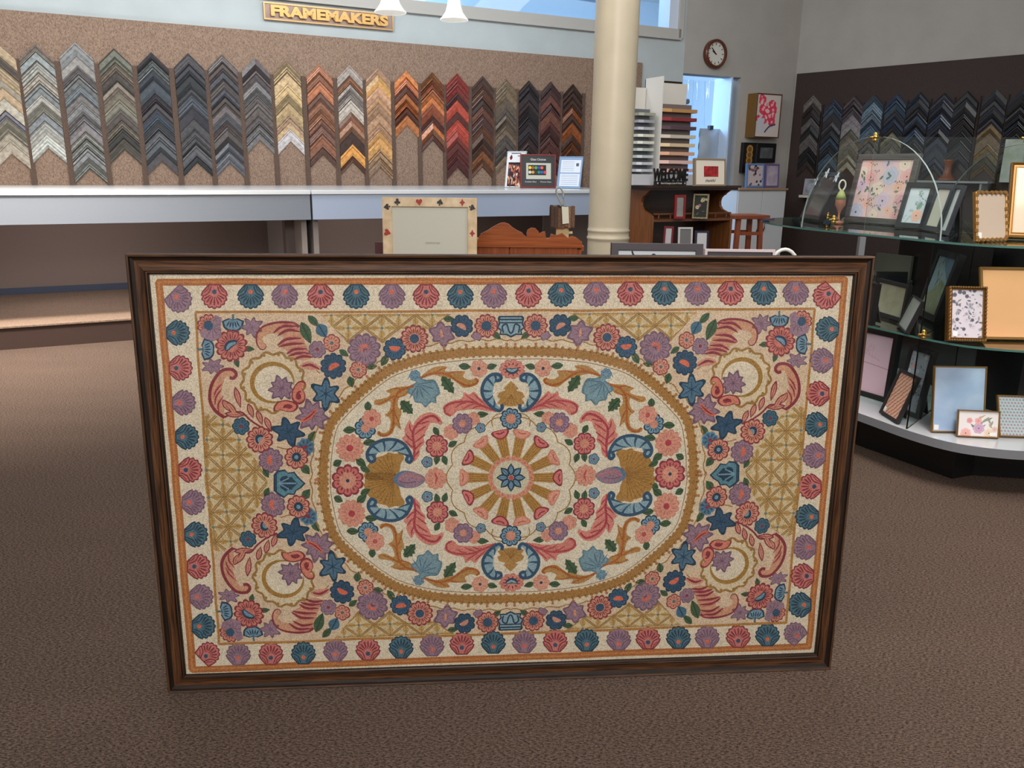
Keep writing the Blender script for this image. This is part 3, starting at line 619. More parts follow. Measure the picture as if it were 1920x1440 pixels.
struct(MB().box(-9, 9, -2.5, 15, -.05, 0, m_carpet).build('floor'))
struct(MB().box(-9, 9, -2.5, 15.5, CEIL, CEIL+.1, mat((215, 215, 212), .9)).build('ceiling'))
zt = W1(1112, 38)[1]; zt2 = W1(1112, 56)[1]; uT = W1(1272, 30)[0]; uD0 = W1(1281, 137)[0]; uD1 = W1(1390, 145)[0]; zD = W1(1330, 141)[1]
wl = MB()
UL = -6
wl.box(UL, uD0, 0, .18, 0, zt, m_wall); wl.box(uT, uD0, 0, .18, zt, CEIL, m_wall); wl.box(UL, -2.0, 0, .18, zt, CEIL, m_wall); wl.box(-2.0, uT, 0, .18, 3.6, CEIL, m_wall)
wl.box(uD0, uD1, 0, .18, zD, CEIL, m_wallr); wl.box(uD1, KU+.1, 0, .18, 0, CEIL, m_wallr)
o = wl.build('wall_left', loc=L1(0)); o.rotation_euler.z = A1; struct(o)
tr = MB(); m_trim = mat((176, 172, 166), .6)
tr.box(-2.0, uT+.03, -.03, .0, zt2, zt, m_trim); tr.box(uT, uT+.06, -.03, .0, zt2, 3.6, m_trim); tr.box(-2, uT+.03, -.045, 0, zt2-.02, zt2, m_trim)
tr.box(uT-.12, uT, .0, .2, zt, 3.6, mat((200, 210, 225), .5))
o = tr.build('trim_1', loc=L1(0)); o.rotation_euler.z = A1; struct(o)
o = MB().box(-2, uT-.12, .08, .09, zt, 3.6, glass_mat((.97, .98, 1), .5)).build('window_1', loc=L1(0)); o.rotation_euler.z = A1; struct(o)
wr = MB(); zR = 2.35
wr.box(-.0, 8, 0, .15, 0, CEIL, m_wallr); o = wr.build('wall_right', loc=L2(0)); o.rotation_euler.z = A2; struct(o)
o = MB().box(.03, 7.5, -.03, -.001, .1, zR, mat((52, 37, 32), .75, 0, .12, 90, .0005)).build('display_board', loc=L2(0)); o.rotation_euler.z = A2
tag(o, 'dark brown display board covering the lower right wall', 'display board')
# room behind the wall, seen through the high opening and the doorway
br = MB(); m_b = mat((205, 210, 216), .7)
br.box(-3, KU+1.5, 4.2, 4.35, 0, CEIL, m_b); br.box(KU+1.35, KU+1.5, .2, 4.2, 0, CEIL, m_b)
o = br.build('wall_back', loc=L1(0)); o.rotation_euler.z = A1; struct(o)
area('lamp_in_back_room', L1(3.2, -2.2, 2.5), L1(3.2, -2.2, 5), 4.0, 2.0, 300, (.40, .68, 1))
area('daylight_in_doorway', L1(5.6, -1.6, 2.6), L1(6.9, -2.2, 1.0), 1.2, 1.2, 190, (.38, .66, 1))
mp_ = mat((190, 200, 210), .4)
def wob_(o_): o_.rotation_euler.z = A1; return o_
o = MB().tube([(1.5, 1.5, 3.42), (6.4, 2.4, 3.5)], .10, mp_, 14).build('ceiling_pipe', loc=L1(0), smooth=True); wob_(o); tag(o, 'thick pale pipe under the ceiling of the back room, seen through the high opening', 'pipe')
pq = L1(4.6, -1.0)
hk = MB(); hk.tube([(0, 0, CEIL-3.3), (0, 0, 0)], .008, mat((90, 100, 110), .4, .8), 6); hk.tube([(.06*math.cos(t), 0, -.06+.06*math.sin(t)) for t in [PI/2+i*2*PI/14 for i in range(14)]], .009, mat((90, 100, 110), .4, .8), 6, True)
o = hk.build('pipe_hanger', loc=L1(4.35, -.8, 3.05)); wob_(o); o.location.z = 3.3; tag(o, 'ring hanger on a rod in the back room, seen through the high opening', 'hanger')
# doorway: plastic sheet, pipe and pouch
cur = MB(); n_ = 60; vs = []; fs = []; rg_ = random.Random(4)
uu0, uu1 = uD0+.02, uD1-.12
for i in range(n_+1):
    for j in range(13):
        u = uu0+(uu1-uu0)*i/n_; z = .02+(zD-.04)*j/12; vs.append((u-uu0, .35+.03*math.sin(u*38+j*.4)*(j/12)**2+.012*math.sin(u*90+j*1.3), z))
for i in range(n_):
    for j in range(12): a = i*13+j; fs.append((a, a+13, a+14, a+1))
pm = glass_mat((.90, .94, .99), 1.6); cur.add(vs, fs, pm); o = cur.build('plastic_sheet', loc=L1(uu0), smooth=True); wob_(o); tag(o, 'clear plastic sheet hanging in the bright blue doorway', 'sheet')
o = MB().box(0, .02, .0, .3, 0, zD, mat((190, 205, 225), .5)).build('door_1', loc=L1(uD1-.14)); wob_(o); struct(o)
o = MB().tube([(0, 0, 0), (.75, .05, .13)], .035, mat((92, 104, 112), .6), 8).build('duct_hose', loc=L1(uD0+.1, -.9, 1.93)); wob_(o); tag(o, 'dark hose running across inside the doorway', 'hose')
pu, pz = W1(1345, 272)
ph = thing('hanging_pouch', 'shiny silver foil pouch hanging from a clip in the doorway', 'pouch', L1(pu, -.15, pz), A1)
vs = []; fs = []
for i in range(9):
    for j in range(11):
        x = (i/8-.5)*.30; z = -.19+j/10*.38; vs.append((x, -.03*math.cos(x/.30*PI)*math.sin(j/10*PI)-.008*math.sin(i*2.1+j*1.7), z))
for i in range(8):
    for j in range(10): a = i*11+j; fs.append((a, a+11, a+12, a+1))
mbp = MB(); mbp.add(vs, fs, mat((176, 190, 206), .35, .25)); mbp.add([(x, -y+.012, z) for x, y, z in vs], [f[::-1] for f in fs], mat((176, 190, 206), .35, .25)); mbp.build('foil_pouch', ph, smooth=True)
MB().box(-.025, .025, -.03, .02, .18, .225, mat((50, 50, 55), .4)).build('clip', ph)
# platform, counter, board
o = MB().box(UL, 4.9, -1.55, 0, 0, .15, mat((60, 42, 36), .9)).build('trim_2', loc=L1(0)); wob_(o); struct(o)
o = MB().box(UL, 4.9, -1.56, -.001, .145, .156, m_carpet2).build('trim_3', loc=L1(0)); wob_(o); struct(o)
o = MB().box(UL, 4.9, -.03, -.0, .156, .21, mat((90, 100, 122), .25, .5)).build('baseboard_left', loc=L1(0)); wob_(o); struct(o)
o = MB().box(UL, 4.9, -.012, -.0005, .21, 1.0, m_low).build('trim_4', loc=L1(0)); wob_(o); struct(o)
zB = 2.33; uB1 = W1(1202, 118)[0]
m_board = mat((112, 91, 78), .95, 0, 0, 150, .001, (1, 1, .6), .1, 'noise', 0, 4, (156, 132, 115))
o = MB().box(UL, uB1, -.03, -.001, 1.0, zB, m_board).build('display_board', loc=L1(0)); wob_(o)
tag(o, 'tan fabric-covered display board along the wall behind the white counter', 'display board')
m_ct = mat((222, 226, 230), .22, coat=.3); m_fa = mat((140, 148, 162), .3)
uS = W1(583, 357, 1.6)[0]
zF = W1(583, 412, 1.6)[1]; CZ = 1.03
def counter(name, x0, x1, label, m_fa):
    t = thing(name, label, 'counter', L1(x0, 0, .156), A1); w_ = x1-x0
    zb = -.156
    MB().box(0, w_, -1.6, -.03, CZ-.03+zb, CZ+zb, m_ct).build('countertop', t, bevel=.003)
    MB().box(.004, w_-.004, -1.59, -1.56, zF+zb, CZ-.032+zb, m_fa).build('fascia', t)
    for x in (.02, w_-.06):
        MB().box(x, x+.04, -1.5, -.1, 0, CZ-.032+zb, mat((150, 142, 138), .5)).build('support_panel', t)
    return t
counter('display_counter', -5.2, uS-.004, 'long white counter, the left one of the two under the tan sample board', mat((130, 137, 148), .3))
uE = W1(1182, 380, 1.6)[0]; cR = counter('display_counter', uS+.004, uE, 'white counter between the seam and the round column, brochures on its right end', mat((168, 182, 206), .3))  # fascia paler and bluer than the left one: stronger light put into its colour
MB().box(uE-uS-.036, uE-uS-.001, -1.602, -.04, 0, CZ-.157, m_ct).build('end_panel', cR)
for uc in (-2.6, -.2, 2.2):
    tb_ = MB().box(-.55, .55, -.03, .03, -.025, 0, mat((190, 190, 190), .4)).build('counter_lamp', loc=L1(uc, .95, CZ-.031)); tb_.rotation_euler.z = A1
    tag(tb_, 'slim lamp strip fixed under the white counter, %s' % {-2.6: 'leftmost', -.2: 'middle one', 2.2: 'rightmost'}[uc], 'lamp', 'lamp strips under the counter')
    area('under_counter_light', L1(uc, .95, CZ-.06), L1(uc, .55, 0), 1.1, .06, 9, (1, .93, .92))
for uu, in ((W1(528, 440, 1.1)[0],),):
    MB().box(uu-(uS+.004), uu-(uS+.004)+.10, -1.25, -1.15, 0, .84, mat((104, 92, 88), .6)).build('leg', cR)
# column
cp = atd(1149, 235, 4.6)
m_col = mat((190, 180, 158), .38, 0, .03, 4, .002)
colm = MB().lathe([(.122, 0), (.122, .785), (.122, .80), (.127, .805), (.127, .815), (.122, .82), (.121, .845), (.125, .85), (.125, .858), (.121, .862), (.121, .88), (.122, 1.5), (.125, CEIL)], m_col, 40, cap=False).build('round_column', loc=(cp.x, cp.y, 0), smooth=True)
tag(colm, 'thick round cream-painted steel column standing behind the big frame', 'column')
# ================================================================== MOULDING SAMPLES
WN = ['first', 'second', 'third', 'fourth', 'fifth', 'sixth', 'seventh', 'eighth', 'ninth', 'tenth', 'eleventh', 'twelfth', 'thirteenth', 'fourteenth', 'fifteenth', 'sixteenth', 'seventeenth', 'eighteenth', 'nineteenth', 'twentieth']
rs = random.Random(11)
PROFS = [[(0, .012), (.10, .022), (.22, .018), (.34, .022), (.62, .020), (.72, .012), (.84, .015), (1, .010)], [(0, .02), (.12, .02), (.2, .013), (.5, .010), (.62, .016), (.74, .011), (.86, .014), (1, .009)], [(0, .008), (.18, .016), (.3, .022), (.45, .024), (.6, .018), (.75, .020), (1, .010)], [(0, .012), (.15, .022), (.6, .022), (.8, .014), (1, .012)], [(0, .02), (.2, .02), (.3, .012), (.75, .009), (.85, .014), (1, .010)], [(0, .010), (.5, .024), (1, .010)], [(0, .022), (.25, .024), (.4, .015), (1, .008)], [(0, .014), (1, .016)]]
def cname(c):
    r, g, b = c; mx = max(c); mn = min(c); 
    if mx < 62: return 'near-black'
    if r > 1.9*g and r > 90 and mx-mn > 50: return 'mahogany red'
    if r-b > 70: return 'golden' if g > .62*r else 'orange-brown'
    if r-b > 28: return 'light brown' if mx > 150 else 'brown'
    if b > r+6: return 'blue-grey' if mx > 75 else 'blue-black'
    return 'pale grey' if mx > 160 else ('grey' if mx > 100 else 'charcoal')
def sample(L, ang, u, z, half, w_, c, label, group):
    c = tuple(int(v*.86+g_*.14) for v, g_ in zip(c, (104, 96, 92))); pr_ = rs.choice(PROFS); gloss = rs.choice([.5, .4, .3, .22, .5]); k = rs.uniform(.0005, .002)
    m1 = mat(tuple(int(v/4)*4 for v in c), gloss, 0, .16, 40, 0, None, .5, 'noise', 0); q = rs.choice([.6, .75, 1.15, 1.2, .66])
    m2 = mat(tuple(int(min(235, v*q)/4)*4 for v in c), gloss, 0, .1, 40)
    mb = MB(); hw = half
    vs = []; n = len(pr_); zz = lambda x, t: -abs(x)-t*w_*1.4142
    yo = -.004
    for t, h in pr_:
        for x in (-hw, 0, hw): vs.append((x, yo-h, zz(x, t)))
    for i in range(n-1):
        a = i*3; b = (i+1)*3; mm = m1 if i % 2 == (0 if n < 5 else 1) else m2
        mb.add([vs[a], vs[a+1], vs[b+1], vs[b]], [(0, 1, 2, 3)], mm); mb.add([vs[a+1], vs[a+2], vs[b+2], vs[b+1]], [(0, 1, 2, 3)], mm)
    e = [(0, 0), (1, 0)]
    for x in (-hw, hw): mb.add([(x, yo-h, zz(x, t)) for t, h in pr_]+[(x, -.001, zz(x, 1)), (x, -.001, zz(x, 0))], [tuple(range(n+2))], m1)
    for t, h in (pr_[0], pr_[-1]):
        for x in (-hw, hw): mb.add([(x, yo-h, zz(x, t)), (0, yo-h, zz(0, t)), (0, -.001, zz(0, t)), (x, -.001, zz(x, t))], [(0, 1, 2, 3)], m2)
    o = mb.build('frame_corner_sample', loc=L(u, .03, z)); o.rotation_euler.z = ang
    tag(o, label, 'frame sample', group); return o
LC = [((-8, 80), 333), ((65, 84), 313), ((140, 80), 380), ((213, 91), 313), ((283, 98), 341), ((352, 100), 380), ((415, 102), 338), ((477, 109), 302), ((536, 114), 297), ((597, 122), 319), ((654, 123), 333), ((707, 128), 337), ((760, 133), 271), ((809, 136), 286), ((856, 138), 335), ((904, 143), 349), ((948, 148), 329), ((991, 151), 352), ((1032, 153), 352), ((1073, 158), 352)]
PAL = [[(168, 158, 140), (134, 122, 108), (120, 118, 128), (176, 152, 118)], [(132, 140, 140), (166, 166, 158), (118, 126, 128), (150, 142, 130)], [(122, 124, 122), (108, 104, 104), (92, 102, 108), (130, 130, 124)],
       [(98, 96, 84), (72, 66, 60), (56, 54, 54), (110, 100, 86)], [(62, 68, 74), (46, 54, 64), (84, 88, 92), (54, 50, 56)], [(44, 50, 58), (34, 38, 46), (70, 70, 74)], [(82, 84, 92), (64, 54, 52), (90, 82, 82)], [(88, 80, 80), (112, 108, 110), (74, 66, 66)],
       [(182, 154, 110), (160, 128, 104), (190, 182, 184), (150, 112, 84)], [(170, 104, 70), (128, 84, 62), (104, 72, 58), (150, 88, 54)], [(196, 132, 62), (64, 42, 38), (172, 160, 150), (150, 96, 62), (116, 70, 48)], [(184, 140, 110), (168, 128, 98), (196, 146, 84), (170, 132, 92)],
       [(186, 92, 42), (204, 120, 62), (92, 44, 28), (170, 84, 40)], [(152, 76, 42), (70, 36, 28), (120, 56, 32), (190, 110, 60)], [(130, 36, 32), (82, 26, 24), (160, 56, 40), (60, 24, 24)], [(86, 50, 34), (112, 66, 38), (64, 40, 32)], [(98, 82, 68), (76, 66, 62), (110, 92, 72)],
       [(44, 32, 34), (64, 46, 42), (34, 28, 34)], [(76, 36, 34), (104, 60, 48), (56, 30, 30)], [(146, 74, 32), (64, 38, 28), (96, 56, 34)]]
us = []
for i, ((ax, ay), yb) in enumerate(LC):
    u, z = W1(ax, ay, .03); us.append(u); zb = W1(ax, yb, .03)[1]; k = 0; half = .118
    zb = max(zb, 1.05)
    cw = 'far left' if i == 0 else WN[i]
    while True:
        w_ = rs.choice([.038, .046, .052, .060, .072, .05])
        zz_ = z; end = z-half-w_*1.4142
        if end < zb-.01: break
        c = rs.choice(PAL[i])
        if i in (8, 11) : c = PAL[i][min(3, int(4*(2.04-z)/1.0))] if rs.random() < .6 else c
        kf = rs.uniform(.86, 1.08); c = tuple(max(0, min(255, int(v*kf))) for v in c)
        pos = 'topmost' if k == 0 else WN[k]+' from top'
        colw = 'half-cut leftmost column' if i == 0 else '%s whole column from left' % WN[i-1]
        sample(L1, A1, u, z, half, w_, c, '%s corner sample, %s, %s, above white counter' % (cname(c), pos, colw), 'frame corner samples on the tan board')
        z -= w_*1.4142+.004; k += 1
m_st = mat((88, 70, 60), .95, 0, .15, 90, .001)
for i in range(len(us)):
    u = us[i]+((us[i+1]-us[i])/2 if i < len(us)-1 else .14); zt_ = 1.98
    o = MB().box(-.021, .021, -.012, 0, 0, zt_-1.03, m_st).build('divider_strip', loc=L1(u, .031, 1.031)); wob_(o)
    tag(o, 'brown fabric divider strip, %s from left on the tan sample board' % (WN[i]), 'divider strip', 'divider strips on the tan board')
RC = [(1527, 179), (1566, 186), (1604, 179), (1641, 178), (1684, 176), (1727, 173), (1772, 174), (1816, 171), (1870, 167), (1921, 166)]
PR = [[(52, 40, 36), (30, 26, 28), (110, 104, 104)], [(110, 110, 124), (44, 40, 46), (50, 66, 88)], [(66, 44, 34), (150, 146, 152), (90, 80, 90)], [(90, 116, 142), (66, 60, 72), (110, 132, 150)], [(44, 66, 96), (30, 36, 50), (60, 84, 116)], [(26, 28, 34), (36, 52, 72), (48, 50, 58)],
      [(48, 56, 74), (34, 38, 50)], [(30, 26, 28), (40, 40, 46)], [(44, 46, 54), (28, 28, 34)], [(30, 30, 36), (22, 22, 26)]]
PR2 = {1: [(54, 76, 100), (40, 44, 52)], 2: [(130, 124, 108), (78, 74, 70), (160, 152, 130)], 4: [(150, 138, 112), (110, 104, 96), (176, 164, 140)], 8: [(140, 110, 62), (96, 76, 50), (176, 136, 66)], 3: [(84, 84, 82), (110, 104, 94)]}
us2 = []
for i, (ax, ay) in enumerate(RC):
    u, z = W2(ax, ay, .03); us2.append(u); k = 0; half = .116; zb = 1.12
    while True:
        w_ = rs.choice([.042, .05, .058, .07]); end = z-half-w_*1.4142
        if end < zb: break
        P_ = PR2[i] if (i in PR2 and z < 1.72) else PR[i]
        c = rs.choice(P_); kf = rs.uniform(.66, .92); c = tuple(max(0, min(255, int(v*kf))) for v in c)
        sample(L2, A2, u, z, half, w_, c, '%s corner sample, %s, %s column from left on dark board' % (cname(c), 'topmost' if k == 0 else WN[k]+' from top', WN[i]), 'frame corner samples on the dark board')
        z -= w_*1.4142+.004; k += 1
for i in range(len(us2)-1):
    o = MB().box(-.006, .006, -.012, 0, 0, .88, mat((40, 32, 30), .9)).build('divider_strip', loc=L2((us2[i]+us2[i+1])/2, .031, 1.1)); o.rotation_euler.z = A2
    tag(o, 'narrow dark divider strip, %s from left on the dark board' % WN[i], 'divider strip', 'divider strips on the dark board')
# ================================================================== PICTURE FRAMES
def ring_frame(mb, prof, W, H, mt, z0=0):
    pts = []
    for s, d in prof: pts.append([V((-W/2+s, d, z0+s)), V((W/2-s, d, z0+s)), V((W/2-s, d, z0+H-s)), V((-W/2+s, d, z0+H-s))])
    n = len(pts)
    for i in range(n):
        j = (i+1) % n
        for k in range(4): mb.add([pts[i][k], pts[i][(k+1) % 4], pts[j][(k+1) % 4], pts[j][k]], [(0, 1, 2, 3)], mt(i) if callable(mt) else mt)
def fprof(b, d, kind):
    if kind == 'flat': return [(0, d), (0, .001), (.001, 0), (b-.001, 0), (b, .001), (b, .006), (b, d)]
    if kind == 'scoop': return [(0, d), (0, .004), (b*.12, 0), (b*.25, .002), (b*.5, .007), (b*.78, .006), (b*.84, .002), (b*.94, .002), (b, .006), (b, d)]
    return [(0, d), (0, .003), (b*.3, 0), (b*.7, 0), (b, .003), (b, d)]
def pframe(label, q, zb, b, mts, pic, kind='flat', depth=.018, W=None, H=None, lean=None, cat='picture frame', group=None, sticker=None, stand=True, mat_w=0, rzadd=0):
    TL, TR, BL, BR = q; B0 = onz(*BL, zb); B1 = onz(*BR, zb); ex = (B1-B0); w_ = ex.length; ex.normalize()
    mid = (B0+B1)/2; nb = V((-ex.y, ex.x, 0)); P = onp((TL[0]+TR[0])/2, (TL[1]+TR[1])/2, mid, ex)
    a = (P-mid).dot(nb); h = (P-mid).z; H_ = H or math.hypot(a, h); le = lean if lean is not None else max(.04, min(.42, math.atan2(a, h))); W_ = W or w_
    rz = math.atan2(ex.y, ex.x)+rzadd
    t = thing('picture_frame', label, cat, (mid.x, mid.y, zb+depth*math.sin(le)+.0005), rz, group); t.rotation_euler = (-le, 0, rz)
    mb = MB(); ring_frame(mb, fprof(b, depth, kind), W_, H_, mts); mb.build('moulding', t)
    w2, h2 = W_-2*b, H_-2*b
    if pic is not None: pic(t, W_, H_, b)
    MB().box(-W_/2+b*.5, W_/2-b*.5, depth-.004, depth-.001, b*.5, H_-b*.5, mat((40, 36, 34), .8)).build('backing', t)
    if stand:
        zt_ = H_*.72; ft = -depth*0
        # strut from the back of the frame down to the shelf
        L_ = zt_; a_ = math.radians(20); fy = depth+math.tan(.35)*zt_; mb = MB()
        y2 = depth+.3*zt_; z2 = 0.004+y2*math.tan(le)*1.0; z2 = min(z2, zt_*.5)
        mb.prism([(-.02, 0), (.02, 0), (.028, 1), (-.028, 1)], lambda p: V((p[0], depth+(y2-depth)*p[1], zt_+(z2-zt_)*p[1])), lambda p: V((p[0], depth+(y2-depth)*p[1]+.004, zt_+(z2-zt_)*p[1]+.001)), mat((34, 30, 30), .8)); mb.build('easel_leg', t)
    if sticker:
        MB().box(-W_/2+b+.004, -W_/2+b+.022, .0045, .0055, b+.004, b+.024, mat((226, 226, 226), .6)).build('price_sticker', t) if sticker == 1 else MB().box(W_/2-b-.03, W_/2-b-.006, .0045, .0055, b+.003, b+.016, mat((226, 226, 226), .6)).build('price_sticker', t)
    return t, W_, H_
def cmat(c): return mat(tuple(c), .35, 0, 0)
def kitpic(K_, bg):
    """K_ draws in millimetre-like units 0..100 across, 0..100*H/W up"""
    def f(t, W_, H_, b):
        w2, h2 = W_-2*b, H_-2*b; k = K_(h2/w2); k.poly([(0, 0), (100, 0), (100, 100*h2/w2), (0, 100*h2/w2)], bg, 0)
        hh = 100*h2/w2; it = []
        for pts, c, l in k.items:
            q = clip(pts, [(0, 0), (100, 0), (100, hh), (0, hh)])
            if len(q) >= 3: it.append((q, c, l))
        mb = MB(); n_ = 0
        for q, c, l in it:
            n_ += 1; a = sum(q[i][0]*q[(i+1) % len(q)][1]-q[(i+1) % len(q)][0]*q[i][1] for i in range(len(q)))
            if abs(a) < .01: continue
            if a < 0: q = q[::-1]
            mb.add([(-w2/2+p[0]/100*w2, .0075-l*.00012-(n_ % 7)*.00001, b+p[1]/100*w2) for p in q], [tuple(range(len(q)))], cmat(c))
        mb.build('picture', t)
    return f
def plain(c, r=.3, c2=None):
    def f(t, W_, H_, b):
        MB().box(-W_/2+b*.9, W_/2-b*.9, .0055, .0075, b*.9, H_-b*.9, mat(tuple(c), r, 0, 0, 9, 0, None, .5, 'noise', .3, 3, c2)).build('picture', t)
    return f
def rose(k, x, y, r, cols, rg, l=1):
    cols = [tuple(int(.5*v+.5*w_) for v, w_ in zip(c_, (222, 190, 194))) for c_ in cols]
    k.flower(x, y, r, rg.choice([5, 6, 7]), cols[0], cols[1], None, cols[2], l, rot=rg.random()*3, cr=.28); k.flower(x, y, r*.62, 5, cols[2] if len(cols) < 4 else cols[3], cols[0], None, None, l+3, rot=rg.random()*3); k.circle(x, y, r*.13, (92, 84, 84), l+5, 8)
def k_pink(ar):
    k = Kit(); rg = random.Random(5); H_ = 100*ar
    B_ = ((150, 180, 222), (166, 192, 230), (140, 168, 214)); Rr = ((232, 148, 146), (236, 166, 160), (222, 120, 120)); Pp = ((196, 176, 218), (208, 188, 224), (184, 160, 210)); Cc = ((238, 222, 196), (242, 230, 206), (226, 206, 170)); Oo = ((240, 170, 140), (242, 186, 160), (228, 130, 96)); Gg = ((216, 140, 150), (226, 160, 166), (200, 110, 130))
    for x, y, r, c in ((62, .73, 15, B_), (24, .70, 12, Rr), (93, .72, 12, Rr), (42, .50, 12, Cc), (58, .30, 14, Pp), (10, .57, 11, Pp), (28, .24, 9, Oo), (10, .08, 15, B_), (45, .05, 9, Cc), (82, .53, 11, Oo), (93, .31, 15, Gg), (18, .95, 9, Oo), (52, .97, 12, Pp), (84, .93, 11, Cc), (6, .80, 9, Cc), (72, .14, 8, Oo), (88, .08, 10, Rr)): rose(k, x, y*H_, r, c, rg)
    for i in range(34):
        x = rg.uniform(3, 97); y = rg.uniform(3, H_-3); a = rg.uniform(0, 360)
        if i % 2: k.leaf(x, y, 9, 4, a, (106, 132, 116), (70, 92, 80), 8)
        else:
            for d in (-3.5, 0, 3.5): k.leaf(x+d, y+abs(d)*.5, 4.5, 1.3, 60+d*12, (84, 92, 102), (70, 80, 90), 8)
    return k
def k_vase(ar):
    k = Kit(); rg = random.Random(8); H_ = 100*ar
    for i in range(26): k.leaf(rg.uniform(45, 100), rg.uniform(.5, .92)*H_, 14, 5, rg.uniform(20, 160), rg.choice([(150, 172, 160), (170, 180, 200), (120, 140, 130)]), (120, 130, 150), 2)
    k.leaf(68, .50*H_, 40, 26, 65, (136, 160, 148), (100, 124, 112), 5); rose(k, 66, .22*H_, 27, ((236, 160, 128), (240, 176, 146), (226, 140, 110)), rg, 7)
    for i in range(7): k.leaf(8+i*6, rg.uniform(.05, .2)*H_, 16, 5, rg.uniform(30, 150), (176, 184, 196), (150, 158, 172), 3)
    for i in range(5): k.leaf(26+i*4, .34*H_+(i % 2)*6, 10, 2, 80-i*8, (90, 90, 96), (80, 80, 90), 4)
    return k
def k_scatter(seed, cols, n, r0, r1, leaf_c=None):
    def f(ar):
        k = Kit(); rg = random.Random(seed); H_ = 100*ar
        for i in range(n):
            x = rg.uniform(0, 100); y = rg.uniform(0, H_); c = rg.choice(cols); r = rg.uniform(r0, r1)
            if leaf_c and i % 2: k.leaf(x, y, r*2.2, r*.8, rg.uniform(0, 180), rg.choice(leaf_c), rg.choice(leaf_c), 1+i % 5)
            else: k.flower(x, y, r, 5, c, tuple(min(255, int(v*1.06)) for v in c), None, tuple(int(v*.8) for v in c), 2+i % 6, rot=rg.random())
        return k
    return f
def k_pattern(c1, c2, step):
    def f(ar):
        k = Kit(); n = int(100/step); m = int(100*ar/step)
        for i in range(n+1):
            for j in range(m+1):
                x, y = (i+(j % 2)*.5)*step, (j+.4)*step; k.flower(x, y, step*.30, 5, c1, c1, None, c2, 1, cr=.4)
                k.leaf(x+step*.3, y-step*.25, step*.4, step*.12, 40, c2, c2, 2)
        return k
    return f
def k_slant(ar):
    k = Kit(); rg = random.Random(2)
    for j in range(int(100*ar/11)+1):
        for i in range(6):
            x = i*18+(j % 2)*9+rg.uniform(-2, 2); y = j*11+5; k.leaf(x, y, 14, 5, 65, (166, 84, 72), (196, 120, 100), 1); k.leaf(x+6, y+4, 8, 3, 65, (120, 70, 62), (120, 70, 62), 2)
    return k
def k_river(ar):
    k = Kit(); rg = random.Random(6); H_ = 100*ar
    for i in range(11): k.leaf(rg.uniform(5, 95), rg.uniform(.25, .8)*H_, rg.uniform(14, 30), rg.uniform(4, 7), rg.uniform(30, 150), rg.choice([(150, 158, 140), (196, 178, 150), (120, 126, 116)]), (120, 120, 110), 2)
    for x, y, r, c in ((28, .62, 8, ((226, 120, 120), (232, 140, 136), (206, 90, 96))), (50, .62, 9, ((228, 136, 130), (236, 160, 150), (206, 100, 100))), (52, .32, 15, ((170, 130, 180), (186, 148, 194), (140, 100, 156))), (20, .10, 14, ((232, 150, 140), (238, 170, 158), (214, 120, 112))), (78, .14, 12, ((226, 214, 160), (232, 222, 176), (196, 180, 120))), (92, .30, 8, ((206, 190, 170), (216, 202, 184), (170, 150, 130)))): rose(k, x, y*H_, r, c, rg, 4)
    return k
def k_map(ar):
    k = Kit(); H_ = 100*ar; k.stroke([(0, .52*H_), (40, .5*H_), (100, .46*H_)], 1, (130, 90, 110), 2)
    rg = random.Random(9)
    for i in range(16): k.stroke([(rg.uniform(20, 80), rg.uniform(.55, .85)*H_), (rg.uniform(20, 80), rg.uniform(.55, .85)*H_)], .8, (196, 150, 170), 1, smooth=False)
    return k
def k_sketch(ar):
    k = Kit(); rg = random.Random(12); H_ = 100*ar
    k.poly([(0, 0), (100, 0), (100, .5*H_), (60, .62*H_), (30, .4*H_), (0, .3*H_)], (150, 150, 122), 1); k.poly([(100, H_), (100, .55*H_), (55, .80*H_), (30, H_)], (104, 126, 150), 1)
    for i in range(30): x = rg.uniform(0, 100); y = rg.uniform(0, H_); k.stroke([(x, y), (x+rg.uniform(-12, 12), y+rg.uniform(8, 24))], 4, rg.choice([(96, 108, 120), (176, 184, 180), (120, 118, 100)]), 3, 2, smooth=False)
    return k
BLK = mat((22, 20, 22), .35); BLK2 = mat((38, 38, 44), .4); m_goldf = mat((150, 112, 62), .36, .65, 0, 30); m_brass = mat((190, 152, 80), .25, .9)
m_gdark = mat((120, 84, 38), .35, .6); m_grey_wood = wood((64, 60, 62), (98, 92, 92), 0, .5, 5)
# ================================================================== GLASS DISPLAY CASE
G_T = glass_mat((.86, .95, .92), 1.2); G_E = mat((70, 112, 106), .15, 0, 0); G_L = glass_mat((.95, .985, .97), .6)
ZB, ZM, ZU = .20, .58, .955
OUTL = [(1.27, 4.10), (1.31, 3.76), (1.41, 3.50), (1.51, 3.27), (1.60, 3.06), (1.70, 2.92), (1.84, 2.85), (2.0, 2.83), (2.2, 2.86), (2.4, 2.95), (2.58, 3.15), (2.66, 3.5), (2.62, 4.0), (2.4, 4.45), (2.0, 4.65), (1.6, 4.6), (1.35, 4.4)]
case = thing('display_case', 'rounded glass display case of three tiers on a black base, holding frames, at right', 'display case', (2.0, 3.7, 0))
o0 = V((2.0, 3.7, 0))
def loc_(p, z): return V((p[0]-o0.x, p[1]-o0.y, z))
def shelf(name, pts, z0, z1, mt, me): return MB().prism(pts, lambda p: loc_(p, z1), lambda p: loc_(p, z0), mt, me).build(name, case)
SO = smooth_pts(OUTL, 5, True)
shelf('base_shelf', SO, ZB-.035, ZB, mat((188, 192, 198), .18, coat=.3), mat((120, 122, 128), .4))
bp = [onz(1606, 834, 0), onz(1785, 898, 0), onz(1823, 891, 0), onz(1925, 898, 0), V((2.45, 3.15, 0)), V((2.55, 3.6, 0)), V((2.3, 4.35, 0)), V((1.6, 4.4, 0))]
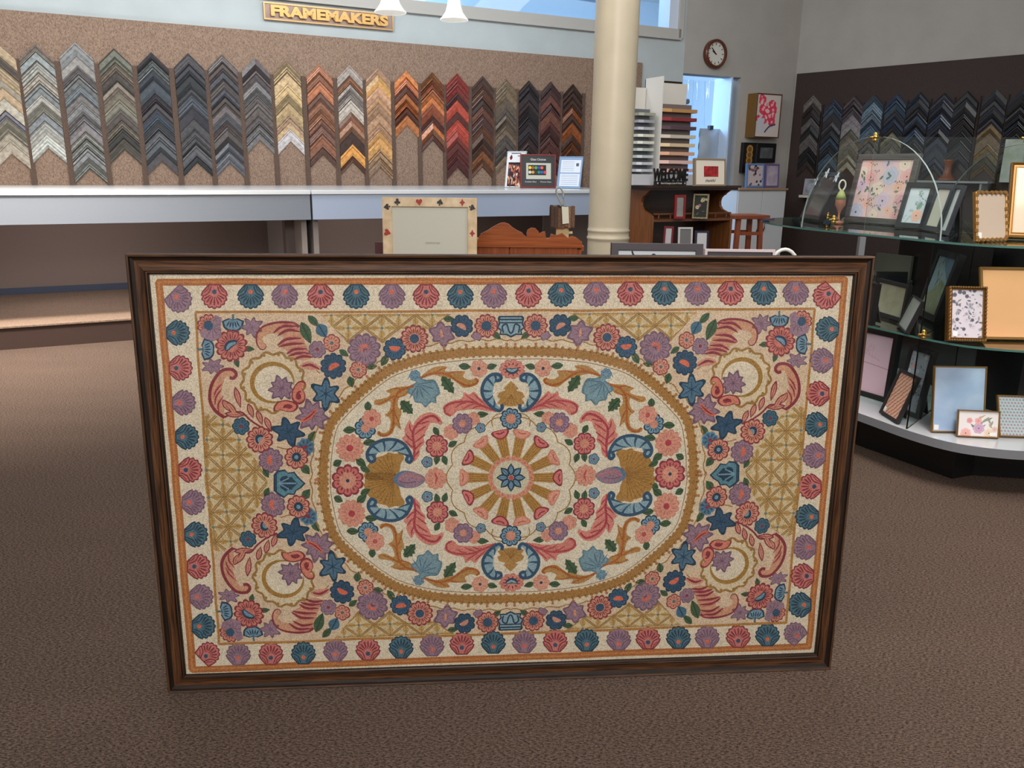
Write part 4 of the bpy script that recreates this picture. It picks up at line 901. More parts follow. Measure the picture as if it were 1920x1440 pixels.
MB().prism([(p.x, p.y) for p in bp], lambda p: loc_(p, ZB-.036), lambda p: loc_(p, 0.0), mat((16, 15, 17), .35)).build('base', case)
sc2 = [(2.0+(x-2.0)*.985, 3.7+(y-3.7)*.985) for x, y in SO]
shelf('glass_shelf', sc2, ZM-.008, ZM, G_T, G_E); shelf('glass_shelf', SO, ZU-.008, ZU, G_T, G_E)
MB().prism([(2.05, 4.3), (2.05, 3.45), (2.15, 3.28), (2.45, 3.28), (2.45, 4.3)], lambda p: loc_(p, ZU-.01), lambda p: loc_(p, ZB+.001), mat((18, 17, 19), .25)).build('core_panel', case)
def fin(a, b, rnd, name='glass_fin'):
    a = V((*a, 0)); b = V((*b, 0)); e = (b-a); L_ = e.length; e.normalize(); nn = V((-e.y, e.x, 0)); P = [(-L_/2, 0)]
    if rnd: P += [(-L_/2*math.cos(PI*i/28), L_/2*math.sin(PI*i/28)) for i in range(1, 28)]
    P += [(L_/2, 0)]; c = (a+b)/2
    return MB().prism(P, lambda p: c+e*p[0]+nn*.004+V((0, 0, ZU+p[1]))-o0, lambda p: c+e*p[0]-nn*.004+V((0, 0, ZU+p[1]))-o0, G_L, mat((150, 165, 165), .2)).build(name, case)
fin((1.61, 3.06), (1.34, 3.79), True); fin((2.155, 2.98), (1.905, 3.66), True)
def panel(a, b, z0, z1, name='glass_panel', th=.003, edge=None):
    a = V((*a, 0)); b = V((*b, 0)); e = (b-a).normalized(); nn = V((-e.y, e.x, 0))
    return MB().prism([(0, 0), (1, 0), (1, 1), (0, 1)], lambda p: a+(b-a)*p[0]+nn*th+V((0, 0, z0+(z1-z0)*p[1]))-o0, lambda p: a+(b-a)*p[0]-nn*th+V((0, 0, z0+(z1-z0)*p[1]))-o0, G_L, edge or mat((150, 165, 165), .2)).build(name, case)
panel((1.475, 3.425), (2.03, 3.32), ZU, ZU+.388); panel((2.03, 3.32), (2.5, 3.24), ZU, ZU+.388)
EDG = mat((14, 18, 18), .2)
panel((1.60, 3.085), (2.05, 3.6), ZB, ZM-.009, 'glass_panel', .003, EDG); panel((1.60, 3.085), (2.05, 3.6), ZM, ZU-.009, 'glass_panel', .003, EDG)
def clip_b(p, z):
    mb = MB(); mb.lathe([(0.002, -.028), (.012, -.024), (.016, -.01), (.009, -.004), (.018, 0), (.018, .006), (.009, .01), (.014, .018), (.008, .028), (.001, .030)], m_brass, 12, c=loc_(p, z)); mb.tube([loc_((p[0]-.03, p[1]), z), loc_((p[0]+.03, p[1]), z)], .007, m_brass, 8)
    c_ = loc_(p, z); mb.v = [tuple(c_+(V(q)-c_)*.72) for q in mb.v]; mb.build('brass_clip', case, smooth=True)
clip_b((1.475, 3.425), ZU+.385); clip_b((2.03, 3.32), ZU+.385); clip_b((1.605, 3.07), ZM+.012)
p = onz(1562, 424, ZU); clip_b((p.x, p.y), ZU+.03); p = onz(1550, 416, ZU); clip_b((p.x, p.y), ZU+.03)
p = onz(1617, 440, ZU); MB().box(p.x-o0.x-.012, p.x-o0.x+.012, p.y-o0.y-.012, p.y-o0.y+.012, ZB, ZU-.009, mat((150, 152, 156), .3, .8)).build('metal_upright', case)
# frames on the top tier
zu = ZU+.001
t, w_, h_ = pframe('wide grey wood frame with pink watercolour flowers on the upper glass shelf', [(1607.5, 289), (1724, 291), (1581, 416), (1692, 425)], zu, .028, m_grey_wood, kitpic(k_pink, (224, 188, 190)), depth=.022)
pframe('matt black frame with an orange bloom print, leaning beside the pink flower frame', [(1699, 342), (1757, 346), (1676, 427.5), (1730, 432)], zu, .024, BLK2, kitpic(k_vase, (200, 206, 218)), depth=.02)
pframe('left leaf of the hinged pair of slate frames with pale inserts, upper glass shelf', [(1757, 346), (1790, 347), (1727, 432), (1757, 437)], zu, .022, mat((56, 60, 68), .4), plain((214, 206, 196), .3), depth=.014)
pframe('right leaf of the hinged pair of slate frames, narrow pale insert with flower sprig', [(1788, 350), (1810, 347), (1757.5, 439), (1772, 442)], zu, .016, mat((50, 54, 62), .4), plain((196, 206, 206), .3), depth=.014)
t, w_, h_ = pframe('small gold bamboo-style frame with taupe insert before the larger gilt frame', [(1831, 360), (1890, 361), (1832, 454), (1891, 452)], zu, .008, m_goldf, plain((188, 170, 152), .4), 'round', .016, sticker=1)
mbx = MB(); rgb = random.Random(3)
for s in range(4):
    for i in range(7):
        f = (i+.5)/7; P_ = [(-w_/2+f*w_, .004), (-w_/2+f*w_, h_-.004), (-w_/2+.004, f*h_), (w_/2-.004, f*h_)][s]
        mbx.lathe([(.001, -.008), (.007, -.005), (.007, .005), (.001, .008)], m_goldf, 8, c=(P_[0]+rgb.uniform(-.003, .003), .004, P_[1]))
mbx.build('bamboo_knots', t)
pframe('larger gilt frame with cream insert at the right picture edge, upper glass shelf', [(1876, 339), (1968, 341), (1885, 449), (1968, 452)], zu, .022, lambda i: m_goldf if i % 3 else m_gdark, plain((184, 168, 144), .4), 'scoop', .024)
t, w_, h_ = pframe('tall black frame with dark picture at the left end of the upper glass shelf', [(1538, 326), (1577, 328), (1499, 411), (1533, 417)], zu, .022, BLK, plain((58, 58, 64), .2), depth=.03)
def star(r, y, cx, cz): return [(cx+r*(1 if i % 2 == 0 else .4)*math.sin(PI*i/5), cz+r*(1 if i % 2 == 0 else .4)*math.cos(PI*i/5)) for i in range(10)]
for sx, sz in ((-.03, h_-.01), (w_/2-.01, h_-.03), (-w_/2-.0, h_*.80)):
    MB().prism(star(.028, 0, sx, sz), lambda p: V((p[0], -.008, p[1])), lambda p: V((p[0], -.003, p[1])), mat((190, 200, 214), .4)).build('star_ornament', t)
p = onz(1571, 420, ZU)
mb = MB(); mb.tube([(.016*math.cos(a), 0, .185+.024*math.sin(a)) for a in [2*PI*i/16 for i in range(16)]], .004, mat((210, 210, 206), .4), 6, True)
mb.lathe([(.002, .0), (.024, .002), (.024, .01), (.006, .016), (.005, .05), (.012, .07), (.024, .09), (.024, .12), (.010, .15), (.006, .165)], mat((150, 96, 76), .5), 14); mb.lathe([(.010, .13), (.026, .118), (.020, .138), (.008, .162)], mat((150, 160, 96), .5), 10)
tag(mb.build('figurine', loc=(p.x, p.y, ZU+.001), smooth=True), 'small brown and green figurine with a white ring on top, beside the tall black frame', 'figurine')
# middle tier
zm = ZM+.001
pframe('square black frame with an olive-grey insert on the middle glass shelf', [(1641, 521), (1706, 536), (1632, 587), (1690, 605)], zm, .016, BLK, plain((150, 152, 132), .25, (118, 116, 96)), depth=.02)
pframe('small black frame with a blank silvery insert standing before the square black frame', [(1711, 553), (1727, 569), (1681, 611), (1696, 627)], zm, .006, BLK, plain((150, 158, 150), .2), depth=.018)
pframe('tall black frame with a blue-grey landscape print, middle glass shelf', [(1749, 470), (1808, 479), (1716, 590), (1748, 606)], zm, .026, BLK, kitpic(k_sketch, (150, 164, 176)), depth=.03, W=.24)
t, w_, h_ = pframe('ornate beaded gold frame with a grey botanical print, middle shelf front', [(1779, 541), (1852, 541), (1777, 643), (1849, 645)], zm, .014, lambda i: m_goldf if i % 2 else m_gdark, kitpic(k_scatter(21, [(190, 184, 196), (150, 150, 166), (90, 92, 106)], 90, 2.5, 8, [(96, 98, 110), (140, 140, 140)]), (204, 196, 206)), 'scoop', .03, sticker=1)
mbx = MB()
for s in range(4):
    n_ = 15
    for i in range(n_):
        f = (i+.5)/n_; P_ = [(-w_/2+f*w_, .004), (-w_/2+f*w_, h_-.004), (-w_/2+.004, f*h_), (w_/2-.004, f*h_)][s]
        mbx.lathe([(.001, -.004), (.0042, -.002), (.0042, .002), (.001, .004)], m_goldf, 7, c=(P_[0], -.001, P_[1]))
mbx.build('beading', t)
pframe('slim gold frame with a peach-orange insert behind the beaded gold frame, middle shelf', [(1832, 503), (1965, 503), (1842, 638), (1965, 640)], zm, .010, m_goldf, plain((222, 166, 118), .35), 'flat', .012)
pframe('dark frame seen edge-on at the left end of the middle shelf', [(1614, 520), (1646, 540), (1600, 600), (1640, 613)], zm, .012, BLK, plain((46, 42, 44), .3), depth=.02, W=.1)
tag(MB().box(-.07, .07, -.002, .03, 0, .15, BLK, Matrix.Rotation(-.1, 4, 'X')).box(-.055, .055, -.004, -.001, .02, .13, mat((30, 30, 34), .15), Matrix.Rotation(-.1, 4, 'X')).build('frame_box', loc=(1.88, 3.95, zm)), 'closed black presentation box standing at the back of the middle shelf', 'box')
ob = MB().box(-.10, .10, 0, .02, 0, .21, mat((84, 84, 76), .3)).build('name_plaque', loc=(1.98, 4.20, zm)); ob.rotation_euler.z = -1.0; tag(ob, 'grey plaque with raised capital letters at the back of the middle shelf', 'plaque')
text_mesh('lettering', 'MENAGRAM', .045, .001, mat((40, 44, 42), .5), ob, Matrix.Translation((0, -.002, .075)) @ Matrix.Rotation(PI/2, 4, 'X'))
# bottom tier
zb_ = ZB+.001
pframe('large black frame with a pink map print on the white base shelf', [(1606, 612), (1669, 624), (1588, 734), (1648, 752)], zb_, .022, BLK, kitpic(k_map, (206, 172, 188)), depth=.035, W=.26)
pframe('tall black frame with a blue and pink blossom print on the white base shelf', [(1697, 645), (1759, 664), (1676, 768), (1719, 787)], zb_, .018, BLK, kitpic(k_scatter(31, [(206, 160, 170), (150, 168, 196), (196, 196, 206), (220, 140, 130)], 60, 4, 10, [(96, 110, 116), (120, 130, 150)]), (170, 172, 186)), depth=.022)
pframe('small black frame with a rust and cream dash pattern, in front on the base shelf', [(1685, 692), (1723, 709), (1647, 775), (1680, 796)], zb_, .013, mat((34, 32, 34), .4), kitpic(k_slant, (210, 170, 146)), depth=.015, sticker=1)
pframe('thin gold frame with a pale blue marbled insert on the base shelf', [(1752.5, 688), (1852, 688), (1747, 812), (1846, 814)], zb_, .006, m_goldf, plain((146, 170, 204), .25, (172, 192, 218)), 'round', .014, sticker=1)
pframe('small landscape gold frame with a wildflower print leaning before the blue one', [(1797, 769), (1877, 773.5), (1794, 820), (1873.5, 824)], zb_, .005, m_goldf, kitpic(k_river, (226, 220, 222)), 'round', .014, sticker=2)
pframe('small gold frame with a repeating teal and rust pattern at the right picture edge', [(1868, 743), (1926, 744), (1874, 821), (1928, 823)], zb_, .006, m_goldf, kitpic(k_pattern((190, 116, 108), (110, 150, 160), 13), (164, 186, 196)), 'round', .014)
# ================================================================== ITEMS ON THE RIGHT WALL
u, z = W2(1772, 339, .22)
o = MB().box(-.36, .42, -.20, 0, -.02, 0, mat((150, 150, 152), .4)).box(-.30, -.28, -.18, 0, -.12, -.02, mat((150, 150, 152), .4)).box(.34, .36, -.18, 0, -.12, -.02, mat((150, 150, 152), .4)).build('wall_shelf', loc=L2(u, .031, z)); o.rotation_euler.z = A2; tag(o, 'narrow grey wall shelf holding the brown wooden vase', 'shelf')
vz = MB().lathe([(.085, 0), (.09, .012), (.07, .03), (.045, .06), (.035, .10), (.036, .16), (.052, .20), (.056, .215), (.035, .212)], wood((110, 58, 34), (140, 80, 48), 2, .4), 20).build('wooden_vase', loc=L2(u-.02, .14, z+.001), smooth=True); tag(vz, 'waisted brown wooden vase on the grey wall shelf in front of the dark board', 'vase')
u, z = W2(1517, 366, .16)
o = MB().box(-.13, .13, -.14, 0, -.03, 0, mat((196, 190, 176), .5)).build('wall_shelf', loc=L2(u, .031, z)); o.rotation_euler.z = A2; tag(o, 'tiny cream wall shelf with a silver frame, left end of the dark board', 'shelf')
t = thing('picture_frame', 'small silver frame with a grey picture on the tiny cream wall shelf', 'picture frame', L2(u+.0, .12, z+.004), A2); t.rotation_euler = (-.1, 0, A2); mb = MB(); ring_frame(mb, fprof(.02, .012, 'flat'), .22, .19, mat((170, 172, 180), .3, .5)); mb.build('moulding', t); plain((110, 112, 124), .3, (180, 180, 190))(t, .22, .19, .02)
u, z = W2(1912, 300, .03); o = MB().box(-.13, .2, -.012, 0, -.22, .2, mat((150, 156, 128), .4, 0, 0, 7, 0, None, .5, 'noise', 0, 3, (196, 196, 190))).build('photo_card', loc=L2(u, .10, z)); o.rotation_euler.z = A2; tag(o, 'pale green and grey photo card on the dark board near the right edge', 'card')
# ================================================================== WALL LEFT OF THE CORNER: clock, pictures, cabinet
u, z = W1(1341, 101, .03)
ck = thing('wall_clock', 'round wall clock with a brown wooden rim above the blue doorway', 'clock', L1(u, 0, z), A1)
RX = Matrix.Rotation(PI/2, 4, 'X')
def lathe_y(prof, mt, name, par, n=36):
    mb = MB(); mb.lathe(prof, mt, n, cap=(name != 'rim')); mb.v = [tuple(RX @ V(p)) for p in mb.v]; return mb.build(name, par, smooth=False)
rk = .155
lathe_y([(rk*.98, .002), (rk, .01), (rk, .055), (rk*.93, .066), (rk*.82, .064), (rk*.80, .04)], wood((72, 34, 20), (104, 52, 30), 2, .3), 'rim', ck)
lathe_y([(rk*.81, .003), (rk*.81, .036)], mat((206, 204, 196), .4), 'dial', ck)
mb = MB()
for i in range(12):
    a = i*PI/6; x, z_ = rk*.66*math.sin(a), rk*.66*math.cos(a)
    mb.box(-.004, .004, -.0385, -.037, -.012, .012, mat((40, 36, 34), .5), Matrix.Translation((x, 0, z_)) @ Matrix.Rotation(a, 4, 'Y'))
mb.build('hour_marks', ck)
for nm, L_, ang, wd in (('hour_hand', .055, -58, .007), ('minute_hand', .085, -45, .005)):
    MB().box(-wd, wd, -.042, -.0395, -.012, L_, mat((16, 16, 18), .4), Matrix.Rotation(math.radians(ang), 4, 'Y')).build(nm, ck)
def wpic(label, x0, y0, x1, y1, dep, side, face, pic, b=.02, name='picture_frame', cat='picture frame'):
    """frame hanging on the left wall, opposite corners given in the photo"""
    ua, za = W1(x0, y0, dep); ub, zb2 = W1(x1, y1, dep); w_ = ub-ua; h_ = za-zb2
    t = thing(name, label, cat, L1((ua+ub)/2, dep, zb2), A1); mb = MB(); pr_ = fprof(b, dep-.002, 'flat'); ring_frame(mb, pr_, w_, h_, lambda i: side if i in (0,) else face); mb.build('moulding', t); pic(t, w_, h_, b); return t
def k_red(ar):
    k = Kit(); rg = random.Random(15); H_ = 100*ar
    for i in range(16): k.flower(rg.uniform(8, 70), rg.uniform(.35, .95)*H_, rg.uniform(9, 17), 6, (206, 40, 70), (222, 70, 96), None, (240, 170, 180), 1+i % 4)
    for i in range(14): k.circle(rg.uniform(15, 75), rg.uniform(.4, .85)*H_, rg.uniform(3, 7), (232, 190, 190), 7, 9)
    k.poly([(8, .10*H_), (34, .10*H_), (36, .44*H_), (6, .44*H_)], (196, 196, 208), 9); k.stroke([(40, .1*H_), (60, .25*H_), (85, .3*H_)], 5, (60, 70, 110), 8)
    return k
wpic('deep gold-sided canvas frame with red and pink flowers, right of the doorway', 1421, 174, 1460, 259, .16, m_goldf, wood((74, 36, 24), (96, 48, 34), 2), kitpic(k_red, (206, 196, 188)), .012)
def k_coins(ar):
    k = Kit()
    for i in range(4): k.circle(50, (.2+.2*i)*100*ar, 26, (176, 130, 60), 2, 16); k.circle(50, (.2+.2*i)*100*ar, 16, (120, 84, 40), 3, 12)
    return k
wpic('narrow black frame with a column of gold discs, below the red flower picture', 1395, 267, 1416, 324, .05, BLK, BLK, kitpic(k_coins, (28, 24, 24)), .012)
wpic('black frame with a small grey landscape photo, right of the gold disc frame', 1421, 268, 1453, 305, .05, BLK, BLK, plain((96, 106, 110), .3, (70, 64, 58)), .05)
ua, za = W1(1213, 149, .03); ub, zb2 = W1(1279, 156, .03)
o = MB(); ring_frame(o, fprof(.07, .03, 'scoop'), ub-ua, 1.2, wood((40, 26, 22), (66, 44, 36), 0)); o.box(-(ub-ua)/2+.06, (ub-ua)/2-.06, .012, .02, .06, 1.14, mat((70, 52, 44), .5)); o = o.build('picture_frame', loc=L1((ua+ub)/2, .035, za-1.2)); o.rotation_euler.z = A1; tag(o, 'large dark brown frame on the wall just left of the blue doorway', 'picture frame')
ua = W1(1385, 360, .5)[0]; ub, zc = W1(1475, 353, .5)
wc = thing('white_cabinet', 'white two-door cabinet in the corner under the framed pictures', 'cabinet', L1((ua+ub)/2, .02, 0), A1); hw = (ub-ua)/2; m_wc = mat((200, 202, 206), .45)
MB().box(-hw, hw, -.46, -.02, .05, zc-.02, m_wc).build('body', wc); MB().box(-hw-.01, hw+.01, -.5, -.02, zc-.02, zc, wood((150, 120, 96), (170, 140, 112), 0)).build('top', wc)
for s in (-1, 1):
    dd = MB().box(min(0, s*hw)+.004, max(0, s*hw)-.004, -.48, -.462, .06, zc-.03, m_wc).build('door', wc, bevel=.002)
    MB().tube([(s*.05, -.482, zc-.50), (s*.05, -.505, zc-.45), (s*.05, -.505, zc-.38), (s*.05, -.482, zc-.33)], .007, mat((50, 50, 54), .4, .5), 8).build('handle', dd)
def on_cab(label, xa, xb, yt, d, mf, pic, b=.02):
    ua, za = W1(xa, yt, d); ub, _ = W1(xb, yt, d); t = thing('picture_frame', label, 'picture frame', L1((ua+ub)/2, d, zc+.004), A1); t.rotation_euler = (-.06, 0, A1)
    H_ = za-zc-.004; mb = MB(); ring_frame(mb, fprof(b, .03, 'flat'), ub-ua, H_, mf); mb.build('moulding', t); pic(t, ub-ua, H_, b); MB().box(-(ub-ua)/2+.01, (ub-ua)/2-.01, .026, .029, .01, H_-.01, BLK).build('backing', t)
on_cab('light blue collage frame with paisley print, standing on the white corner cabinet', 1403, 1436, 306, .22, mat((96, 130, 176), .5), kitpic(k_scatter(40, [(120, 96, 104), (60, 56, 70)], 26, 5, 9), (196, 180, 184)))
on_cab('purple frame with a lilac insert, right one on the white corner cabinet', 1438, 1464, 307, .22, mat((104, 84, 130), .5), plain((186, 176, 190), .5, (150, 136, 156)))
# ================================================================== HUTCH WITH MAT SAMPLES
hp = atd(1222, 400, 5.3); hx, hy = hp.x, hp.y
hu = thing('hutch', 'small orange-brown wooden hutch with curved sides and a spindle gallery, behind the column', 'hutch', (hx, hy, 0), A1)
HZ = 1.105; m_or = wood((98, 56, 28), (134, 84, 44), 2, .4); m_dk = wood((38, 22, 15), (60, 36, 23), 0, .4); m_or2 = wood((84, 46, 24), (116, 68, 36), 0, .4)
Wd, Dp = .70, .27
side = [(0, 0), (0, .90), (.02, .915), (.05, .925), (.10, .94), (.125, .965), (.13, .995), (.12, 1.02), (.10, 1.035), (.085, 1.04), (.075, 1.05), (.03, 1.075), (.0, 1.085), (Dp, 1.085), (Dp, 0)]
for x in (0, Wd-.02): MB().prism(side, lambda p: V((x, p[0], p[1])), lambda p: V((x+.02, p[0], p[1])), m_or).build('side_panel', hu)
MB().box(-.03, Wd+.03, -.03, Dp+.01, 1.09, HZ, m_dk).box(-.015, Wd+.015, -.015, Dp, 1.075, 1.09, m_dk).build('top', hu)
MB().box(.02, Wd-.02, Dp-.01, Dp, .1, 1.085, m_dk).build('back_panel', hu); MB().box(.02, Wd-.02, .0, Dp-.01, .868, .885, m_or2).build('shelf', hu); MB().box(.02, Wd-.02, .0, Dp-.01, .60, .62, m_or2).build('shelf', hu)
MB().box(0.02, Wd-.02, -.004, .008, .915, .925, m_or2).build('gallery_rail', hu)
for i in range(7): MB().lathe([(.004, .885), (.008, .892), (.004, .898), (.007, .906), (.004, .915)], m_or2, 8, c=(.06+i*.097, .003, 0)).build('spindle', hu, smooth=True)
MB().box(.02, Wd-.02, 0, .02, 0, .60, m_or2).build('lower_front', hu)
# frames inside the hutch: shelf heights .885 and .62
pframe('narrow red frame with a grey insert on the gallery shelf of the hutch', [(1260, 370), (1279, 370), (1264, 411), (1285, 411)], .886, .016, mat((130, 26, 26), .35), plain((150, 150, 150), .25, (120, 120, 120)), depth=.02, lean=.06)
pframe('beaded frame with a pink flower on dark ground, gallery shelf of the hutch', [(1296, 366), (1328, 367), (1297, 410), (1326, 411)], .886, .010, mat((150, 140, 110), .4, .3, .5, 200), kitpic(k_scatter(44, [(176, 110, 140), (200, 190, 150)], 10, 10, 20, [(60, 76, 56), (90, 100, 80)]), (44, 46, 44)), depth=.02, lean=.06)
zl = .621
for lb, q, mc, pc_ in (('small dark red frame low in the hutch, left of the white one', [(1234, 438), (1254, 439), (1240, 492), (1258, 493)], (110, 26, 34), (180, 180, 186)), ('white frame with a grey insert in the lower part of the hutch', [(1266, 431), (1292, 431), (1270, 493), (1297, 493)], (196, 194, 196), (110, 110, 112)), ('navy frame with a white insert low in the hutch at right', [(1302, 434), (1326, 434), (1302, 494), (1327, 494)], (30, 34, 62), (196, 196, 200))):
    B0 = onz(*q[2], zl); pframe(lb, q, zl, .012, mat(mc, .35), plain(pc_, .3), depth=.014, lean=.1)
# mat sample rack on the hutch
def mat_rack(label, x0, x1, cols, tilt, ztop, wside):
    t = thing('mat_sample_rack', label, 'sample rack', (hx, hy, HZ+.0005), A1)
    MB().box(x0, x1, .20, .215, 0, ztop, mat((206, 204, 198), .5)).build('back_board', t)
    if wside: MB().box(x0-.008, x0, .03, .215, 0, ztop+.02, mat((214, 214, 212), .5)).build('side_board', t)
    MB().box(x0, x1, .06, .20, 0, .07, mat((200, 202, 210), .4)).build('foot', t)
    n = len(cols); zz0 = .085; st = (ztop-.14-zz0)/n
    for i, c in enumerate(cols[::-1]):
        z = zz0+i*st; c2 = tuple(int(v*.45) for v in c)
        r = MB(); r.box(x0+.008, x1-.02, .05, .19, z, z+st*.40, mat(c, .6)); r.box(x0+.012, x1-.03, .10, .195, z+st*.40, z+st*.97, mat((110, 98, 98) if wside else (96, 100, 106), .7)); r.box(x0+.008, x0+.008+(x1-x0)*.25, .047, .05, z, z+st*.40, mat(tuple(min(255, int(v*1.15)+12) for v in c), .6)); r.build('sample_row', t)
    return t
mat_rack('left white rack of stacked grey and white mat samples on the hutch', -.115, .045, [(150, 154, 140), (150, 152, 160), (176, 180, 190), (206, 206, 194), (206, 208, 200), (180, 190, 184), (186, 196, 200), (196, 200, 208), (190, 196, 206)], 0, .62, False)
mat_rack('right white rack of stacked cream, peach and pink mat samples on the hutch', .062, .385, [(170, 130, 80), (130, 40, 44), (80, 60, 70), (190, 184, 172), (206, 186, 150), (206, 160, 130), (214, 180, 172), (206, 160, 156)], 0, .66, True)
# welcome sign
pw0 = onz(1222, 349, HZ+.0)
wsn = thing('welcome_sign', 'black cut-out WELCOME sign standing in front of the mat sample rack', 'sign', (hx, hy, HZ+.001), A1)
mbk = mat((20, 18, 18), .5)
wx0, wx1 = .012, .262
MB().box(wx0, wx1, -.012, .012, 0, .027, mbk).build('base', wsn)
text_mesh('welcome_lettering', 'WELCOME', .108, .005, mbk, wsn, Matrix.Translation(((wx0+wx1)/2, -.002, .063)) @ RX, sx=.54, bold=.003)
text_mesh('motto_lettering', 'Enter As Strangers, Leave As Friends', .017, .0006, mat((220, 220, 216), .6), wsn, Matrix.Translation(((wx0+wx1)/2, -.0135, .013)) @ RX, sx=.68)
for sx in (wx0+.013, wx1-.013): MB().prism(star(.008, 0, sx, .0135), lambda p: V((p[0], -.0145, p[1])), lambda p: V((p[0], -.0125, p[1])), mat((220, 220, 216), .6)).build('star', wsn)
t, w_, h_ = pframe('taupe wood frame with a red picture and thankful script, right end of the hutch top', [(1308, 297), (1364.5, 298), (1303, 349.5), (1361, 349.5)], HZ+.001, .010, mat((140, 122, 100), .5), plain((222, 214, 200), .6), depth=.022, lean=.10)
MB().box(-w_*.20, w_*.26, .0035, .005, h_*.34, h_*.72, mat((150, 24, 30), .4, 0, .3, 40)).build('red_picture', t)
text_mesh('thankful_script', 'thankful', h_*.15, .0004, mat((50, 46, 44), .6), t, Matrix.Translation((0, .0045, h_*.20)) @ RX, shear=.4)
# stool
sp = atd(1396, 402, 6.4); st_ = thing('wooden_stool', 'tall reddish wooden stool standing right of the hutch', 'stool', (sp.x, sp.y, 0), .2); m_ms = wood((120, 54, 28), (150, 76, 40), 2, .4); zs = sp.z
MB().box(-.15, .15, -.14, .14, zs-.03, zs, wood((120, 54, 28), (150, 76, 40), 0, .4)).build('seat', st_, bevel=.004)
for sx in (-1, 1):
    for sy in (-1, 1): MB().prism([(-.017, -.017), (.017, -.017), (.017, .017), (-.017, .017)], lambda p: V((sx*.095+p[0], sy*.09+p[1], zs-.03)), lambda p: V((sx*.12+p[0], sy*.115+p[1], 0)), m_ms).build('leg', st_)
for zz_ in (zs-.14, zs-.45):
    for sy in (-1, 1): MB().box(-.10, .10, sy*.1-.008, sy*.1+.008, zz_-.016, zz_+.01, m_ms).build('rung', st_)
# ================================================================== BEHIND THE BIG FRAME
m_pine = wood((132, 64, 26), (166, 88, 40), 0, .35, 5, .3); m_pine2 = wood((124, 60, 25), (156, 80, 37), 2, .35, 5, .3)
bd = 3.45; b0 = atd(893, 470, bd); b1 = atd(1091, 460, bd); be = V((b1.x-b0.x, b1.y-b0.y, 0)); bw = be.length; brz = math.atan2(be.y, be.x)
bench = thing('pine_chest', 'orange pine chest with a scrolled crest board and panelled back, behind the big frame', 'chest', (b0.x, b0.y, 0), brz)
def bxz(px, py): p = onp(px, py, V((b0.x, b0.y, 0)), V((-be.y, be.x, 0)).normalized()); return ((p-V((b0.x, b0.y, 0))).dot(be.normalized()), p.z)
cr_px = [(893, 458), (897, 446), (902, 438), (914, 432), (926, 424), (938, 418), (946, 417), (954, 420), (962, 427), (970, 432), (979, 436), (983, 441), (988, 445), (987, 438), (989, 431), (996, 427), (1004, 428), (1010, 434), (1011, 438), (1016, 435), (1022, 434), (1023, 443), (1026, 448), (1031, 445), (1033, 438), (1040, 441), (1047, 440), (1054, 437), (1061, 443), (1066, 446), (1072, 442), (1080, 445), (1088, 451), (1091, 453)]
cr = [bxz(*p) for p in cr_px]; zt0 = bxz(990, 459)[1]
MB().prism(cr+[(bw+.0, zt0), (0, zt0)], lambda p: V((p[0], -.012, p[1])), lambda p: V((p[0], .010, p[1])), m_pine).build('crest_board', bench)
MB().box(0, bw, -.016, .012, zt0-.010, zt0+.001, m_pine).build('rail', bench)
for a_, b_ in ((.005, bw*.31), (bw*.32, bw-.02)): MB().box(a_, b_, -.008, .008, .08, zt0-.01, m_pine2, None).build('panel', bench)
MB().box(0, bw, .012, .40, .08, .86, m_pine2).build('body', bench); MB().box(-.01, bw+.01, .012, .42, .86, .88, m_pine).build('top', bench)
for x in (.0, bw-.05):
    for y in (.0, .36): MB().box(x, x+.05, y, y+.05, 0, .08, m_pine2).build('foot', bench)
# birdhouse on the chest top
bh = thing('birdhouse', 'little bark-covered birdhouse with a grey cord loop and white tag, on the pine chest', 'birdhouse', (0, 0, 0), brz)
bp0 = atd(1053, 447, 3.62); bh.location = (bp0.x, bp0.y, .881); zo = .881
def zpx(py, dep, px=1053): return atd(px, py, dep).z
z1_, z2_, z3_ = zpx(424, 3.62)-zo, zpx(387, 3.62)-zo, zpx(353, 3.62)-zo
MB().box(-.026, .03, -.02, .02, 0, z1_+.002, mat((196, 178, 134), .6)).box(.03, .048, -.008, .008, z1_*.55, z1_*.7, mat((206, 190, 150), .6)).build('base', bh)
mb = MB(); rg_ = random.Random(5)
for f in range(4):
    for i in range(7):
        s = -.045+i*.015; hh = z2_+rg_.uniform(-.006, .006); zz_ = z1_+rg_.uniform(-.004, .003); c = rg_.choice([(70, 52, 42), (98, 74, 58), (54, 40, 34), (120, 92, 72)]); M_ = Matrix.Rotation(f*PI/2, 4, 'Z')
        mb.box(s-.007, s+.007, -.05-rg_.uniform(0, .006), -.04, zz_, hh, mat(c, .9, 0, .3, 120, .001, (6, 6, 1)), M_)
mb.box(-.042, .042, -.042, .042, z1_, z2_-.008, mat((60, 46, 38), .9)); mb.build('bark_wall', bh)
lp = [(1053-1053, 385), (1046-1053, 372), (1041-1053, 360), (1041-1053, 354), (1045-1053, 351), (1050-1053, 354), (1054-1053, 364), (1054-1053, 385)]
MB().tube([(x*3.62/1500, 0, zpx(y, 3.62)-zo) for x, y in [tuple(q) for q in smooth_pts(lp, 4)]], .0042, mat((150, 152, 146), .8), 7).build('cord_loop', bh, smooth=True)
MB().prism([(-.008, z2_+.004), (.022, z2_+.002), (.027, z1_+.018), (-.002, z1_+.014)], lambda p: V((p[0], -.060, p[1])), lambda p: V((p[0], -.058, p[1])), mat((206, 206, 188), .6)).build('paper_tag', bh)
